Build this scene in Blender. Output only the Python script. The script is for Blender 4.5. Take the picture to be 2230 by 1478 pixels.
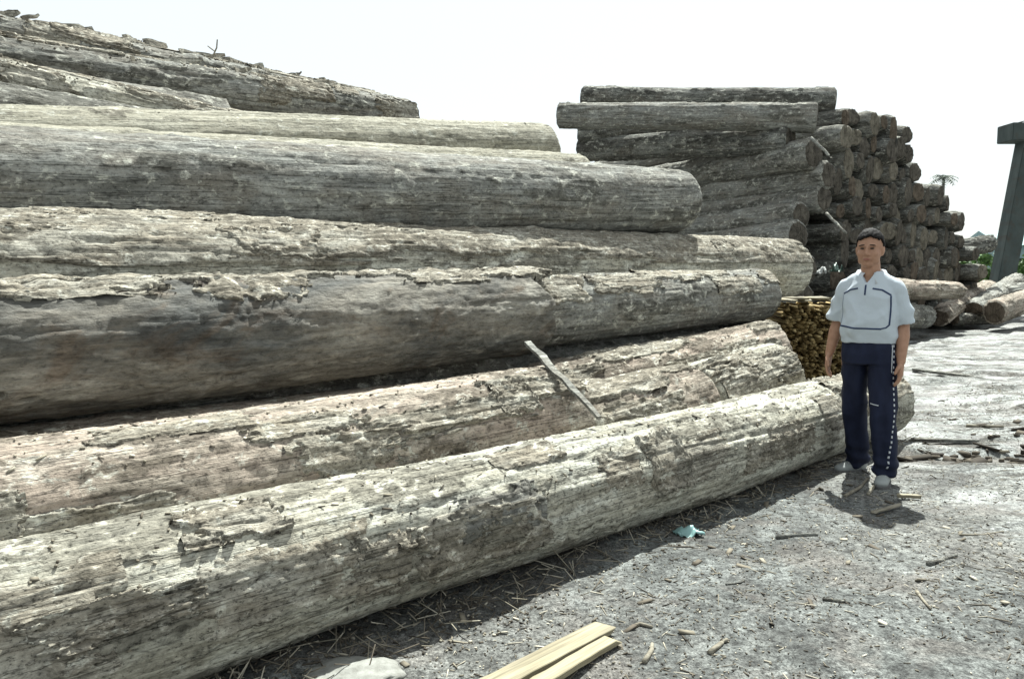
import bpy, bmesh, math, random
import numpy as np
from mathutils import Vector, Matrix, Quaternion
from mathutils.bvhtree import BVHTree

R = math.radians
scene = bpy.context.scene
for o in list(bpy.data.objects):
    bpy.data.objects.remove(o)
col = scene.collection

# ------------------------------------------------------------------ camera
FPX, CX, CY, HOR = 1750.0, 1115.0, 739.0, 590.0      # focal length etc. in photo pixels (2230 wide)
CAMH = 1.4
PITCH = math.atan((CY - HOR) / FPX)
cam = bpy.data.cameras.new('camera')
cam.sensor_width = 36.0
cam.lens = 36.0 * FPX / 2230.0
cam.clip_start = 0.05
cam.clip_end = 3000
camo = bpy.data.objects.new('camera', cam)
camo.location = (0, 0, CAMH)
camo.rotation_euler = (math.pi / 2 - PITCH, 0, 0)
col.objects.link(camo)
scene.camera = camo

# ------------------------------------------------------------------ sky, sun, exposure
SUN_AZ, SUN_EL = R(19), R(57)
w = bpy.data.worlds.new('World')
scene.world = w
w.use_nodes = True
nt = w.node_tree
nt.nodes.clear()
sky = nt.nodes.new('ShaderNodeTexSky')
sky.sky_type = 'NISHITA'
sky.sun_disc = False
sky.sun_elevation = SUN_EL
sky.sun_rotation = SUN_AZ
sky.altitude = 50
sky.air_density = 1.0
sky.dust_density = 2.0
sky.ozone_density = 1.0
bg = nt.nodes.new('ShaderNodeBackground')
bg.inputs['Strength'].default_value = 0.062
wo = nt.nodes.new('ShaderNodeOutputWorld')
veil = nt.nodes.new('ShaderNodeMix')                    # even white heat haze over the whole sky
veil.data_type = 'RGBA'
veil.inputs[0].default_value = 0.78
veil.inputs[7].default_value = (6.75, 7.15, 7.05, 1)
nt.links.new(sky.outputs[0], veil.inputs[6])
nt.links.new(veil.outputs[2], bg.inputs['Color'])
nt.links.new(bg.outputs[0], wo.inputs['Surface'])

sd = Vector((math.sin(SUN_AZ) * math.cos(SUN_EL), math.cos(SUN_AZ) * math.cos(SUN_EL), math.sin(SUN_EL)))
sun = bpy.data.lights.new('sun', 'SUN')
sun.energy = 5.0
sun.angle = R(0.6)
sun.color = (0.98, 1.0, 0.94)
suno = bpy.data.objects.new('sun', sun)
suno.rotation_euler = sd.to_track_quat('Z', 'Y').to_euler()
suno.location = (0, 0, 30)
col.objects.link(suno)

scene.view_settings.view_transform = 'Standard'
scene.view_settings.look = 'None'
scene.view_settings.gamma = 1.0
scene.view_settings.exposure = 1.35
scene.view_settings.use_curve_mapping = False
scene.render.engine = 'CYCLES'
scene.cycles.max_bounces = 5
scene.cycles.use_denoising = True


# ------------------------------------------------------------------ helpers
def at(u, v, y):
    """photo pixel + distance along +Y -> world point"""
    xc, yc = (u - CX) / FPX, (CY - v) / FPX
    d = Vector((xc, math.cos(PITCH) + yc * math.sin(PITCH), -math.sin(PITCH) + yc * math.cos(PITCH)))
    return Vector((0, 0, CAMH)) + d * (y / d.y)


def tag(o, label=None, cat=None, group=None, kind=None):
    if label: o['label'] = label
    if cat: o['category'] = cat
    if group: o['group'] = group
    if kind: o['kind'] = kind
    return o


def empty(name, loc=(0, 0, 0), rz=0):
    o = bpy.data.objects.new(name, None)
    o.location = loc
    o.rotation_euler = (0, 0, rz)
    o.empty_display_size = 0.2
    col.objects.link(o)
    return o


def mesh_obj(name, me, mat=None, parent=None, smooth=True):
    o = bpy.data.objects.new(name, me)
    col.objects.link(o)
    if mat is not None and not me.materials:
        me.materials.append(mat)
    if parent is not None:
        o.parent = parent
    if smooth and len(me.polygons):
        me.polygons.foreach_set('use_smooth', [True] * len(me.polygons))
    return o


def from_np(name, verts, faces, attrs=None):
    """verts Nx3, faces Mx4 (or Mx3) arrays, attrs {name: N floats}"""
    me = bpy.data.meshes.new(name)
    verts = np.asarray(verts, np.float32)
    faces = np.asarray(faces, np.int32)
    k = faces.shape[1]
    me.vertices.add(len(verts))
    me.vertices.foreach_set('co', verts.ravel())
    me.loops.add(faces.size)
    me.loops.foreach_set('vertex_index', faces.ravel())
    me.polygons.add(len(faces))
    me.polygons.foreach_set('loop_start', np.arange(0, faces.size, k, dtype=np.int32))
    me.update(calc_edges=True)
    me.validate()
    for n, a in (attrs or {}).items():
        at_ = me.attributes.new(n, 'FLOAT', 'POINT')
        at_.data.foreach_set('value', np.asarray(a, np.float32))
    return me


def _hash(ix, iy, iz, seed):
    h = (ix * 374761393 + iy * 668265263 + iz * 2147483647 + seed * 1274126177) & 0xFFFFFFFF
    h = ((h ^ (h >> 13)) * 1274126177) & 0xFFFFFFFF
    h = ((h ^ (h >> 16)) * 2246822519) & 0xFFFFFFFF
    return ((h ^ (h >> 15)) & 0xFFFFFF) / float(0xFFFFFF)


def vn(x, y, z, seed=0):
    """value noise in [-1, 1]"""
    xi, yi, zi = np.floor(x), np.floor(y), np.floor(z)
    fx, fy, fz = x - xi, y - yi, z - zi
    xi, yi, zi = xi.astype(np.int64), yi.astype(np.int64), zi.astype(np.int64)
    fx, fy, fz = fx * fx * (3 - 2 * fx), fy * fy * (3 - 2 * fy), fz * fz * (3 - 2 * fz)
    r = 0
    for dx in (0, 1):
        for dy in (0, 1):
            for dz in (0, 1):
                r = r + _hash(xi + dx, yi + dy, zi + dz, seed) * np.abs(1 - dx - fx) * np.abs(1 - dy - fy) * np.abs(1 - dz - fz)
    return r * 2 - 1


def fbm(x, y, z, seed=0, octv=4, gain=.5, lac=2.03):
    a, s, f = 1.0, 0, 1.0
    for k in range(octv):
        s = s + a * vn(x * f + 17.3 * k, y * f - 9.1 * k, z * f + 4.7 * k, seed + k)
        a *= gain
        f *= lac
    return s


def sstep(a, b, x):
    t = np.clip((x - a) / (b - a), 0, 1)
    return t * t * (3 - 2 * t)


# ------------------------------------------------------------------ materials
class NT:
    def __init__(self, name):
        self.m = bpy.data.materials.new(name)
        self.m.use_nodes = True
        self.t = self.m.node_tree
        self.b = self.t.nodes['Principled BSDF']
        self.tc = None

    def n(self, typ, **kw):
        nd = self.t.nodes.new(typ)
        for k, v in kw.items():
            setattr(nd, k, v)
        return nd

    def l(self, a, b):
        self.t.links.new(a, b)

    def coord(self, scale, rnd=True):
        if self.tc is None:
            self.tc = self.n('ShaderNodeTexCoord').outputs['Object']
            if rnd:
                oi = self.n('ShaderNodeObjectInfo')
                mu = self.n('ShaderNodeMath', operation='MULTIPLY')
                mu.inputs[1].default_value = 37.0
                self.l(oi.outputs['Random'], mu.inputs[0])
                ad = self.n('ShaderNodeVectorMath', operation='ADD')
                self.l(self.tc, ad.inputs[0])
                self.l(mu.outputs[0], ad.inputs[1])
                self.tc = ad.outputs[0]
        vm = self.n('ShaderNodeVectorMath', operation='MULTIPLY')
        self.l(self.tc, vm.inputs[0])
        vm.inputs[1].default_value = scale if hasattr(scale, '__len__') else (scale,) * 3
        return vm.outputs[0]

    def noise(self, scale, detail=6, rough=.6, dist=0, rnd=True):
        nd = self.n('ShaderNodeTexNoise')
        self.l(self.coord(scale, rnd), nd.inputs['Vector'])
        nd.inputs['Scale'].default_value = 1
        nd.inputs['Detail'].default_value = detail
        nd.inputs['Roughness'].default_value = rough
        nd.inputs['Distortion'].default_value = dist
        return nd.outputs['Fac']

    def ramp(self, fac, stops):
        nd = self.n('ShaderNodeValToRGB')
        e = nd.color_ramp.elements
        while len(e) < len(stops):
            e.new(.5)
        for k, (p, c) in enumerate(stops):
            e[k].position = p
            e[k].color = (*(c if hasattr(c, '__len__') else (c,) * 3), 1)
        self.l(fac, nd.inputs[0])
        return nd.outputs[0]

    def mix(self, fac, a, b, blend='MIX'):
        nd = self.n('ShaderNodeMix', data_type='RGBA', blend_type=blend)
        for s, v in ((nd.inputs[0], fac), (nd.inputs[6], a), (nd.inputs[7], b)):
            if hasattr(v, 'node'):
                self.l(v, s)
            elif hasattr(v, '__len__'):
                s.default_value = (*v, 1)
            else:
                s.default_value = v
        return nd.outputs[2]

    def math(self, op, a, b=0.0, clamp=False):
        nd = self.n('ShaderNodeMath', operation=op, use_clamp=clamp)
        for s, v in ((nd.inputs[0], a), (nd.inputs[1], b)):
            if hasattr(v, 'node'):
                self.l(v, s)
            else:
                s.default_value = v
        return nd.outputs[0]

    def attr(self, name):
        return self.n('ShaderNodeAttribute', attribute_name=name).outputs['Fac']

    def bump(self, h, strength=.5, dist=.01):
        nd = self.n('ShaderNodeBump')
        nd.inputs['Strength'].default_value = strength
        nd.inputs['Distance'].default_value = dist
        self.l(h, nd.inputs['Height'])
        self.l(nd.outputs[0], self.b.inputs['Normal'])

    def done(self, colr, rough=.9, spec=.15):
        if hasattr(colr, 'node'):
            self.l(colr, self.b.inputs['Base Color'])
        else:
            self.b.inputs['Base Color'].default_value = (*colr, 1)
        if hasattr(rough, 'node'):
            self.l(rough, self.b.inputs['Roughness'])
        else:
            self.b.inputs['Roughness'].default_value = rough
        self.b.inputs['Specular IOR Level'].default_value = spec
        return self.m


def wood_mat(name, dark, mid, pale, bark, tint=(.33, .25, .17), tint_amt=.5, k=1.0, mott=.9):
    m = NT(name)
    streak = m.noise((1.3 * k, 26 * k, 26 * k), 8, .68, .3)
    patch = m.noise((1.6 * k, 4.5 * k, 4.5 * k), 5, .62, .6)
    speck = m.noise((45 * k, 70 * k, 70 * k), 4, .7)
    lich = m.noise((9 * k, 14 * k, 14 * k), 7, .72, .4)
    c = m.ramp(streak, [(.26, dark), (.47, mid), (.72, pale)])
    # broad weathering patches
    c = m.mix(m.ramp(patch, [(.42, 0.0), (.60, tint_amt)]), c, tint)
    pn = m.noise((1.1, 3.2, 3.2), 4, .6, .9)
    c = m.mix(m.ramp(pn, [(.54, 0.0), (.62, .55)]), c, pale)
    # bark covered areas
    bc = m.ramp(lich, [(.30, tuple(x * .45 for x in bark)), (.5, bark), (.68, tuple(min(.55, x * 2.5 + .05) for x in bark))])
    c = m.mix(m.math('MULTIPLY', m.attr('bark'), .8), c, bc)
    # lichen crust
    lp = m.ramp(lich, [(.56, 0.0), (.63, .75)])
    c = m.mix(lp, c, (.46, .46, .40))
    # thin drying cracks running along the grain
    cr = m.noise((.45, 19, 19), 4, .6, .5)
    ck = m.math('ABSOLUTE', m.math('SUBTRACT', cr, .5))
    crack = m.ramp(ck, [(.003, .45), (.013, 1.0)])
    c = m.mix(1.0, c, crack, 'MULTIPLY')
    pits = m.ramp(speck, [(.34, .22), (.44, 1.0), (.66, 1.35)])
    c = m.mix(mott, c, pits, 'MULTIPLY')
    mot = m.noise((12 * k, 24 * k, 24 * k), 6, .7, .6)
    c = m.mix(mott, c, m.ramp(mot, [(.33, .35), (.46, .95), (.66, 1.35)]), 'MULTIPLY')
    h = m.math('ADD', m.math('MULTIPLY', streak, .9), m.math('MULTIPLY', speck, .45))
    h = m.math('ADD', h, m.math('MULTIPLY', lich, .6))
    h = m.math('ADD', h, m.math('MULTIPLY', crack, .35))
    m.bump(h, .9, .018 / k)
    return m.done(c, .92, .1)


W_PALE = wood_mat('weathered_wood_pale', (.092, .089, .075), (.285, .28, .238), (.52, .52, .455), (.14, .132, .108), (.345, .32, .252), .5)
W_GREY = wood_mat('weathered_wood_grey', (.075, .076, .070), (.165, .166, .152), (.32, .325, .30), (.10, .098, .085), (.18, .16, .13), .5, 1.0, .7)
W_BROWN = wood_mat('weathered_wood_brown', (.085, .074, .060), (.225, .198, .162), (.44, .40, .34), (.11, .095, .075), (.33, .265, .22), .5, 1.0, .8)
W_TAN = wood_mat('weathered_wood_tan', (.13, .123, .098), (.235, .225, .182), (.37, .36, .30), (.14, .13, .105), (.29, .275, .22), .5, 1.0, .55)
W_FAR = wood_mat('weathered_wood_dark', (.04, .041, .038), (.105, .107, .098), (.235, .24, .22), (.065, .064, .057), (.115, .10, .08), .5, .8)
BARKM = wood_mat('bark_skin', (.07, .064, .052), (.19, .178, .148), (.46, .45, .39), (.14, .126, .10), (.27, .235, .18), .5, 1.3)


def end_mat(name, a, b):
    m = NT(name)
    n1 = m.noise(6, 6, .65, .5)
    n2 = m.noise((3, 60, 3), 5, .6)
    c = m.ramp(n1, [(.3, a), (.65, b)])
    c = m.mix(.7, c, m.ramp(n2, [(.35, .4), (.6, 1.1)]), 'MULTIPLY')
    wv = m.n('ShaderNodeTexWave', wave_type='RINGS', rings_direction='X')
    m.l(m.coord(1.0), wv.inputs['Vector']) if False else m.l(m.n('ShaderNodeTexCoord').outputs['Object'], wv.inputs['Vector'])
    wv.inputs['Scale'].default_value = 9
    wv.inputs['Distortion'].default_value = 2.5
    c = m.mix(.5, c, m.ramp(wv.outputs['Fac'], [(.2, .55), (.7, 1.1)]), 'MULTIPLY')
    m.bump(n2, .7, .02)
    return m.done(c, .95, .1)


M_END = end_mat('sawn_end_dark', (.03, .027, .023), (.15, .135, .112))
M_END2 = end_mat('sawn_end_brown', (.05, .04, .03), (.16, .13, .10))
M_END3 = end_mat('sawn_end_pale', (.07, .062, .048), (.22, .20, .16))


# ------------------------------------------------------------------ ground
def ground_h(x, y):
    x = np.asarray(x, float)
    y = np.asarray(y, float)
    z0 = np.zeros_like(x)
    h = .018 * fbm(x * .7, y * .7, z0, 3, 3)
    h = h + .010 * fbm(x * 4.2, y * 4.2, z0, 9, 4, .55)
    # wheel ruts and clods in the open yard right of the logs
    yard = sstep(1.2, 3.6, x + .1 * y) * sstep(5.0, 7.5, y + .25 * x)
    wy = y + .45 * np.sin(x * .9 + 1.0) + .5 * vn(x * .5, y * .3, z0, 31)
    rut = np.abs(vn(x * .22, wy * 1.35, z0, 41))
    h = h - yard * .06 * (1 - sstep(.0, .22, rut))
    h = h + yard * .035 * np.maximum(0, fbm(x * 2.2, y * 3.4, z0, 51, 4))
    h = h + yard * .010 * fbm(x * 6, y * 8, z0, 61, 3)
    far = sstep(30, 80, np.hypot(x, y))
    return h * (1 - far)


def axis(lo, hi, step, far, grow=1.14):
    a = list(np.arange(lo, hi + 1e-6, step))
    s, p = step, hi
    while p < far:
        s *= grow
        p += s
        a.append(p)
    s, p, b = step, lo, []
    while p > -far:
        s *= grow
        p -= s
        b.append(p)
    return np.array(b[::-1] + a)


gx = axis(-1.5, 9.0, .032, 1500)
gy = axis(1.2, 13.0, .034, 1500)
GX, GY = np.meshgrid(gx, gy)
GZ = ground_h(GX, GY)
V = np.stack([GX.ravel(), GY.ravel(), GZ.ravel()], 1)
nx, ny = len(gx), len(gy)
ii = (np.arange(ny - 1)[:, None] * nx + np.arange(nx - 1)[None, :]).ravel()
F = np.stack([ii, ii + 1, ii + 1 + nx, ii + nx], 1)
m = NT('dirt')
big = m.noise((.55, .55, .55), 4, .55, .5, False)
mid_ = m.noise((3.5, 3.5, 3.5), 6, .65, .3, False)
fine = m.noise((38, 38, 38), 5, .75, 0, False)
grit = m.noise((120, 120, 120), 3, .7, 0, False)
c = m.ramp(mid_, [(.30, (.040, .043, .041)), (.48, (.074, .079, .075)), (.70, (.116, .124, .119))])
c = m.mix(m.ramp(big, [(.45, 0.0), (.6, .5)]), c, (.095, .090, .080))
# pale dried slurry over the open yard
sx = m.n('ShaderNodeSeparateXYZ')
m.l(m.coord(1.0, False), sx.inputs[0])
px = m.math('ADD', sx.outputs[0], m.math('MULTIPLY', sx.outputs[1], .18))
px = m.math('ADD', px, m.math('MULTIPLY', m.math('SUBTRACT', m.noise((1.1, 1.9, 1), 6, .62, .6, False), .5), 5.0))
slur = m.ramp(m.math('MULTIPLY', px, .1), [(.29, 0.0), (.42, .85)])
c = m.mix(slur, c, m.ramp(m.noise((1.3, 4.2, 2), 7, .68, .8, False), [(.43, (.05, .048, .041)), (.50, (.13, .135, .126)), (.64, (.235, .25, .245))]))
spk = m.noise((16, 16, 16), 7, .78, .3, False)
c = m.mix(1.0, c, m.ramp(spk, [(.36, .42), (.47, .95), (.62, 1.5)]), 'MULTIPLY')
c = m.mix(m.ramp(m.noise((2.1, 2.1, 2.1), 5, .6, .8, False), [(.5, 0.0), (.62, .55)]), c, (.100, .090, .080))
damp = m.noise((1.3, 1.5, 1.3), 6, .68, 1.0, False)
c = m.mix(1.0, c, m.ramp(damp, [(.36, .55), (.48, .95), (.62, 1.2)]), 'MULTIPLY')
c = m.mix(1.0, c, m.ramp(fine, [(.36, .22), (.47, .92), (.62, 1.7)]), 'MULTIPLY')
c = m.mix(.9, c, m.ramp(grit, [(.36, .3), (.47, .95), (.62, 1.5)]), 'MULTIPLY')
h = m.math('ADD', m.math('MULTIPLY', mid_, .5), m.math('MULTIPLY', fine, .7))
h = m.math('ADD', h, m.math('MULTIPLY', grit, .3))
m.bump(h, .8, .02)
wet = m.math('MULTIPLY', slur, m.ramp(m.noise((1.0, 2.6, 1), 5, .6, .8, False), [(.47, 0.0), (.56, 1.0)]))
M_DIRT = m.done(c, m.ramp(wet, [(0, .95), (1, .30)]), .45)
g = mesh_obj('ground', from_np('ground', V, F), M_DIRT)
tag(g, 'pale trampled dirt yard littered with bark chips', 'ground', kind='structure')


def gz(x, y):
    return float(ground_h(np.array([x]), np.array([y]))[0])


# ------------------------------------------------------------------ logs
class Log:
    """a felled trunk; local X runs along it, local Z is up, local -Y faces its front"""

    def __init__(self, P0, P1, r0, r1, seed, mat, name='log', lump=.018, ridge=.006, bark=.35, bark_t=.012,
                 crack=.010, bend=0.0, sag=0.0, nl=300, na=96, knots=6, worn=.05, cut=None, squash=0.0):
        self.P0, self.P1 = Vector(P0), Vector(P1)
        self.L = (self.P1 - self.P0).length
        self.r0, self.r1, self.seed = r0, r1, seed
        self.lump, self.ridge, self.bark, self.bark_t, self.crack = lump, ridge, bark, bark_t, crack
        self.bend, self.sag, self.worn, self.squash = bend, sag, worn, squash
        rg = random.Random(seed)
        self.knots = [(rg.uniform(.1, .95) * self.L, rg.uniform(0, 2 * math.pi), rg.uniform(.05, .11), rg.uniform(.012, .035)) for _ in range(knots)]
        X = (self.P1 - self.P0).normalized()
        Y = Vector((0, 0, 1)).cross(X).normalized()
        Z = X.cross(Y)
        self.M = Matrix((X, Y, Z)).transposed().to_4x4()
        self.M.translation = self.P0
        root = empty(name)
        root.matrix_world = self.M
        self.root, self.mat = root, mat
        me, co = self.build(nl, na)
        self.trunk = mesh_obj('trunk', me, mat, root)
        for k, s in ((1, 1), (0, -1)):
            self.cap(co, na, s, cut or M_END2)

    def fields(self, x, a):
        s = self.seed * 13
        t = x / self.L
        r = self.r0 + (self.r1 - self.r0) * t
        cy, cz = np.cos(a), np.sin(a)
        y, z = cy * .35, cz * .35
        lowf = vn(x * .9, y * 2.2, z * 2.2, s) * .7 + vn(x * 2.3, y * 5, z * 5, s + 1) * .3
        ridg = fbm(x * 1.1, y * 17, z * 17, s + 2, 3, .55)
        rough = fbm(x * 14, y * 26, z * 26, s + 12, 3, .6)
        bm = fbm(x * 1.5, y * 5.5, z * 5.5, s + 5, 4, .55)
        bm = bm + .2 * vn(x * 9, y * 9, z * 9, s + 7)
        thr = .95 - 2.0 * self.bark
        bk = sstep(thr - .018, thr + .018, bm)
        cn = np.abs(fbm(x * .55, y * 11, z * 11, s + 8, 2, .5))
        ck = 1 - sstep(.0, .075, cn)
        disp = self.lump * lowf + self.ridge * ridg + (.0038 * rough) + self.bark_t * bk - self.crack * ck * (1 - .3 * bk)
        # plates of bark crack across
        cx = np.abs(vn(x * 4.5 + .6 * vn(x, y * 9, z * 9, s + 4), y * 6, z * 6, s + 9))
        disp = disp - bk * self.bark_t * .8 * (1 - sstep(0, .07, cx))
        for kx, ka, kr, kh in self.knots:
            da = np.abs((a - ka + math.pi) % (2 * math.pi) - math.pi) * self.r0
            d2 = (x - kx) ** 2 + da ** 2
            disp = disp + kh * np.exp(-d2 / (kr * kr)) - kh * .9 * np.exp(-d2 / (kr * kr * .12))
        r = r + disp
        if self.worn > 0:                      # worn, rounded ends
            wj = self.worn * (1 + .5 * vn(y * 6, z * 6, x * 0, s + 6))
            for e in (x, self.L - x):
                q = np.clip(1 - e / wj, 0, 1)
                r = r * (1 - .16 * q ** 2.2)
        return r, bk

    def centre(self, x):
        t = x / self.L
        cb = 4 * t * (1 - t)
        wob = .02 * np.sin(t * 9 + self.seed) * cb
        return self.bend * cb + wob, self.sag * cb

    def point(self, x, a, dr=0.0):
        r, bk = self.fields(x, a)
        by, bz = self.centre(x)
        rr = r + dr
        return np.stack([x, by + rr * np.cos(a) * (1 + self.squash), bz + rr * np.sin(a) * (1 - self.squash)], -1), bk

    def build(self, nl, na):
        x = np.linspace(0, self.L, nl + 1)
        x[1:-1] += (np.random.RandomState(self.seed).rand(nl - 1) - .5) * .3 * self.L / nl
        a = np.arange(na) / na * 2 * math.pi
        Xg, Ag = np.meshgrid(x, a, indexing='ij')
        P, bk = self.point(Xg.ravel(), Ag.ravel())
        i = np.arange(nl)[:, None] * na
        j = np.arange(na)[None, :]
        jn = (j + 1) % na
        F = np.stack([i + j, i + jn, i + na + jn, i + na + j], -1).reshape(-1, 4)[:, ::-1]
        return from_np('trunk', P, F, {'bark': bk}), P.reshape(nl + 1, na, 3)

    def cap(self, co, na, side, mat):
        ring = co[-1] if side > 0 else co[0]
        cen = ring.mean(0)
        rs = [1.0, .985, .8, .55, .3, .1]
        rng = np.random.RandomState(self.seed + 5)
        V = []
        for k, s in enumerate(rs):
            q = cen + (ring - cen) * s
            off = (.0, .006, .012, .016, .018, .02)[k]
            q = q.copy()
            q[:, 0] += side * off + (rng.rand(na) - .5) * (.006 if 0 < k else 0)
            # radial drying checks
            if 0 < k < 5:
                aa = np.arange(na) / na * 2 * math.pi
                for c in range(4):
                    ca = (self.seed * 1.7 + c * 1.63) % (2 * math.pi)
                    dd = np.abs((aa - ca + math.pi) % (2 * math.pi) - math.pi)
                    q[:, 0] -= side * .035 * np.exp(-(dd / .05) ** 2)
            V.append(q)
        V.append((cen + np.array([side * .02, 0, 0]))[None, :])
        V = np.concatenate(V)
        F = []
        for k in range(len(rs) - 1):
            for j in range(na):
                F.append((k * na + j, k * na + (j + 1) % na, (k + 1) * na + (j + 1) % na, (k + 1) * na + j))
        b = (len(rs) - 1) * na
        c = len(V) - 1
        T = [(b + j, b + (j + 1) % na, c) for j in range(na)]
        me = bpy.data.meshes.new('cut_end')
        fs = F + T
        if side < 0:
            fs = [f[::-1] for f in fs]
        me.from_pydata([tuple(v) for v in V], [], fs)
        mesh_obj('cut_end', me, mat, self.root)

    def plate(self, x0, a0, ln, wd, th, seed, mat=None, lift=0.0, n=70, mm=36):
        """one plate of bark still clinging to the trunk; a0 in degrees (90 top, 180 front)"""
        u = np.linspace(-1.15, 1.15, n)
        v = np.linspace(-1.15, 1.15, mm)
        U, Vv = np.meshgrid(u, v, indexing='ij')
        U, Vv = U.ravel(), Vv.ravel()
        x = np.clip(x0 + U * ln * .5, .01, self.L - .01)
        a = R(a0) + Vv * wd * .5 / self.r0
        z0 = np.zeros_like(U)
        mk = 1 - np.maximum(np.abs(U), np.abs(Vv)) + .30 * fbm(U * 1.7, Vv * 1.7, z0, seed, 4, .6) + .16 * fbm(U * 8, Vv * 5, z0, seed + 40, 4, .65)
        hh = th * np.clip(mk * 22, -.5, 1) + .3 * th * fbm(x * 9, a * 3, z0, seed + 2, 3) * sstep(0, .2, mk) + lift * sstep(.5, 0, mk) * np.clip(mk * 20, 0, 1)
        P, bk = self.point(x, a, hh)
        i = (np.arange(n - 1)[:, None] * mm + np.arange(mm - 1)[None, :]).ravel()
        F = np.stack([i, i + mm, i + mm + 1, i + 1], 1)
        keep = (mk[F] > -.03).any(1)
        F = F[keep]
        if len(F) < 6:
            return None
        used = np.unique(F)
        mp = -np.ones(len(P), int)
        mp[used] = np.arange(len(used))
        me = from_np('bark_plate', P[used], mp[F], {'bark': np.clip(.4 + .6 * bk[used], 0, 1)})
        return mesh_obj('bark_plate', me, mat or BARKM, self.root)

    def strip(self, pts, wd, mat, name='bark_strip', th=.006):
        """a torn strip of bark; pts are world points"""
        inv = self.M.inverted()
        return ribbon(name, [inv @ Vector(p) for p in pts], wd, th, mat, self.root)

    def world(self, x, a, dr=0.0):
        P, _ = self.point(np.array([float(x)]), np.array([R(a)]), dr)
        return self.M @ Vector(P[0])


def ribbon(name, pts, wd, th, mat, parent=None, side=None):
    bm = bmesh.new()
    rows = []
    n = len(pts)
    for k, p in enumerate(pts):
        p = Vector(p)
        t = (Vector(pts[min(k + 1, n - 1)]) - Vector(pts[max(k - 1, 0)])).normalized()
        s = t.cross(Vector(side) if side else Vector((0.2, -1, .4))).normalized()
        nn = s.cross(t)
        ww = wd * (1 - .55 * (k / (n - 1)) ** 2) * (.85 + .3 * random.random()) * .5
        rows.append([bm.verts.new(p + s * ww + nn * th * .5), bm.verts.new(p - s * ww + nn * th * .5),
                     bm.verts.new(p - s * ww - nn * th * .5), bm.verts.new(p + s * ww - nn * th * .5)])
    for k in range(n - 1):
        for q in range(4):
            bm.faces.new((rows[k][q], rows[k][(q + 1) % 4], rows[k + 1][(q + 1) % 4], rows[k + 1][q]))
    bm.faces.new(rows[0][::-1])
    bm.faces.new(rows[-1])
    bmesh.ops.recalc_face_normals(bm, faces=bm.faces)
    me = bpy.data.meshes.new(name)
    bm.to_mesh(me)
    bm.free()
    return mesh_obj(name, me, mat, parent, smooth=False)


# frame of the near pile: logs run along PD, PN points to the back of the pile
TH = R(46)
PD = Vector((math.sin(TH), math.cos(TH), 0))
PN = Vector((-math.cos(TH), math.sin(TH), 0))


def pp(n, t, z):
    v = PN * n + PD * t
    return Vector((v.x, v.y, z))


def tof(u, n):
    k = (u - CX) / FPX
    return n * (math.cos(TH) + k * math.sin(TH)) / (math.sin(TH) - k * math.cos(TH))


def near_log(label, n0, z0, u0, n1, z1, u1, r0, r1, seed, mat, ext=2.0, group='logs of the near pile', **kw):
    a, b = pp(n0, tof(u0, n0), z0), pp(n1, tof(u1, n1), z1)
    d = (b - a).normalized()
    lg = Log(a - d * ext, b, r0, r1, seed, mat, **kw)
    tag(lg.root, label, 'log', group)
    lg.ext = ext
    return lg


LA = near_log('huge pale weathered log lying lowest on the dirt, right beside the man', 2.754, 0.282, 0, 2.731, 0.281, 1930, 0.287, 0.286, 11, W_PALE,
              ext=1.9, nl=900, na=190, lump=.022, ridge=.007, bark=.38, bark_t=.007, crack=.012, knots=6, bend=-.02, worn=.06)
LB = near_log('brown-grey log with pinkish bare patches behind the lowest log, ending at the split pole', 3.42, 0.425, 0, 3.4, 0.475, 1215, 0.36, 0.335, 12, W_BROWN,
              ext=1.6, nl=560, na=140, lump=.02, ridge=.005, bark=.34, bark_t=.006, crack=.009, knots=6)
LC = near_log('short brown log starting at the split pole, wedged behind the lowest log', 3.34, 0.33, 1228, 3.34, 0.41, 1508, 0.31, 0.3, 13, W_BROWN,
              ext=0, nl=220, na=120, lump=.02, bark=.5, knots=6, worn=.09)
LD = near_log('stubby mottled log whose end sticks out toward the stack of sticks, behind the lowest log', 3.36, 0.385, 1500, 3.36, 0.5, 1690, 0.3, 0.285, 14, W_PALE,
              ext=-.03, nl=200, na=110, lump=.02, bark=.45, knots=5, worn=.08)
LE = near_log('slim log tucked under the stepped-bark log, its end by the stack of sticks', 3.98, .40, 1165, 3.97, .61, 1672, .32, .295, 15, W_BROWN,
              ext=0, nl=360, na=110, lump=.022, bark=.5, knots=8, worn=.07)
LF = near_log('thick log wrapped in dark smooth bark that ends in a step, pale beyond the step', 4.12, 1.045, 0, 4.46, 1.14, 1656, .265, .275, 16, W_GREY,
              ext=1.6, nl=760, na=160, lump=.014, ridge=.004, bark=.28, bark_t=.007, crack=.007, knots=2, worn=.10)
LG = near_log('pale log capped with flaky sunlit bark and torn hanging strips', 4.78, 1.334, 0, 5.06, 1.426, 1716, 0.36, 0.365, 17, W_PALE,
              ext=1.6, nl=760, na=150, lump=.018, ridge=.005, bark=.36, bark_t=.010, crack=.009, knots=5, worn=.10)
LH = near_log('large smooth barkless grey log with a rounded end, highest of the thick ones', 5.3, 1.85, 0, 5.06, 2.15, 1478, 0.365, 0.335, 18, W_GREY,
              ext=1.5, nl=620, na=140, lump=.012, ridge=.006, bark=.14, bark_t=.006, crack=.006, knots=5, worn=.16)
LI = near_log('smooth tan log just behind the large barkless grey log', 6.02, 2.134, 0, 6.05, 2.671, 1182, 0.32, 0.29, 19, W_TAN,
              ext=1.3, nl=420, na=100, lump=.012, ridge=.006, bark=.10, bark_t=.006, crack=.006, knots=5, worn=.05)
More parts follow.
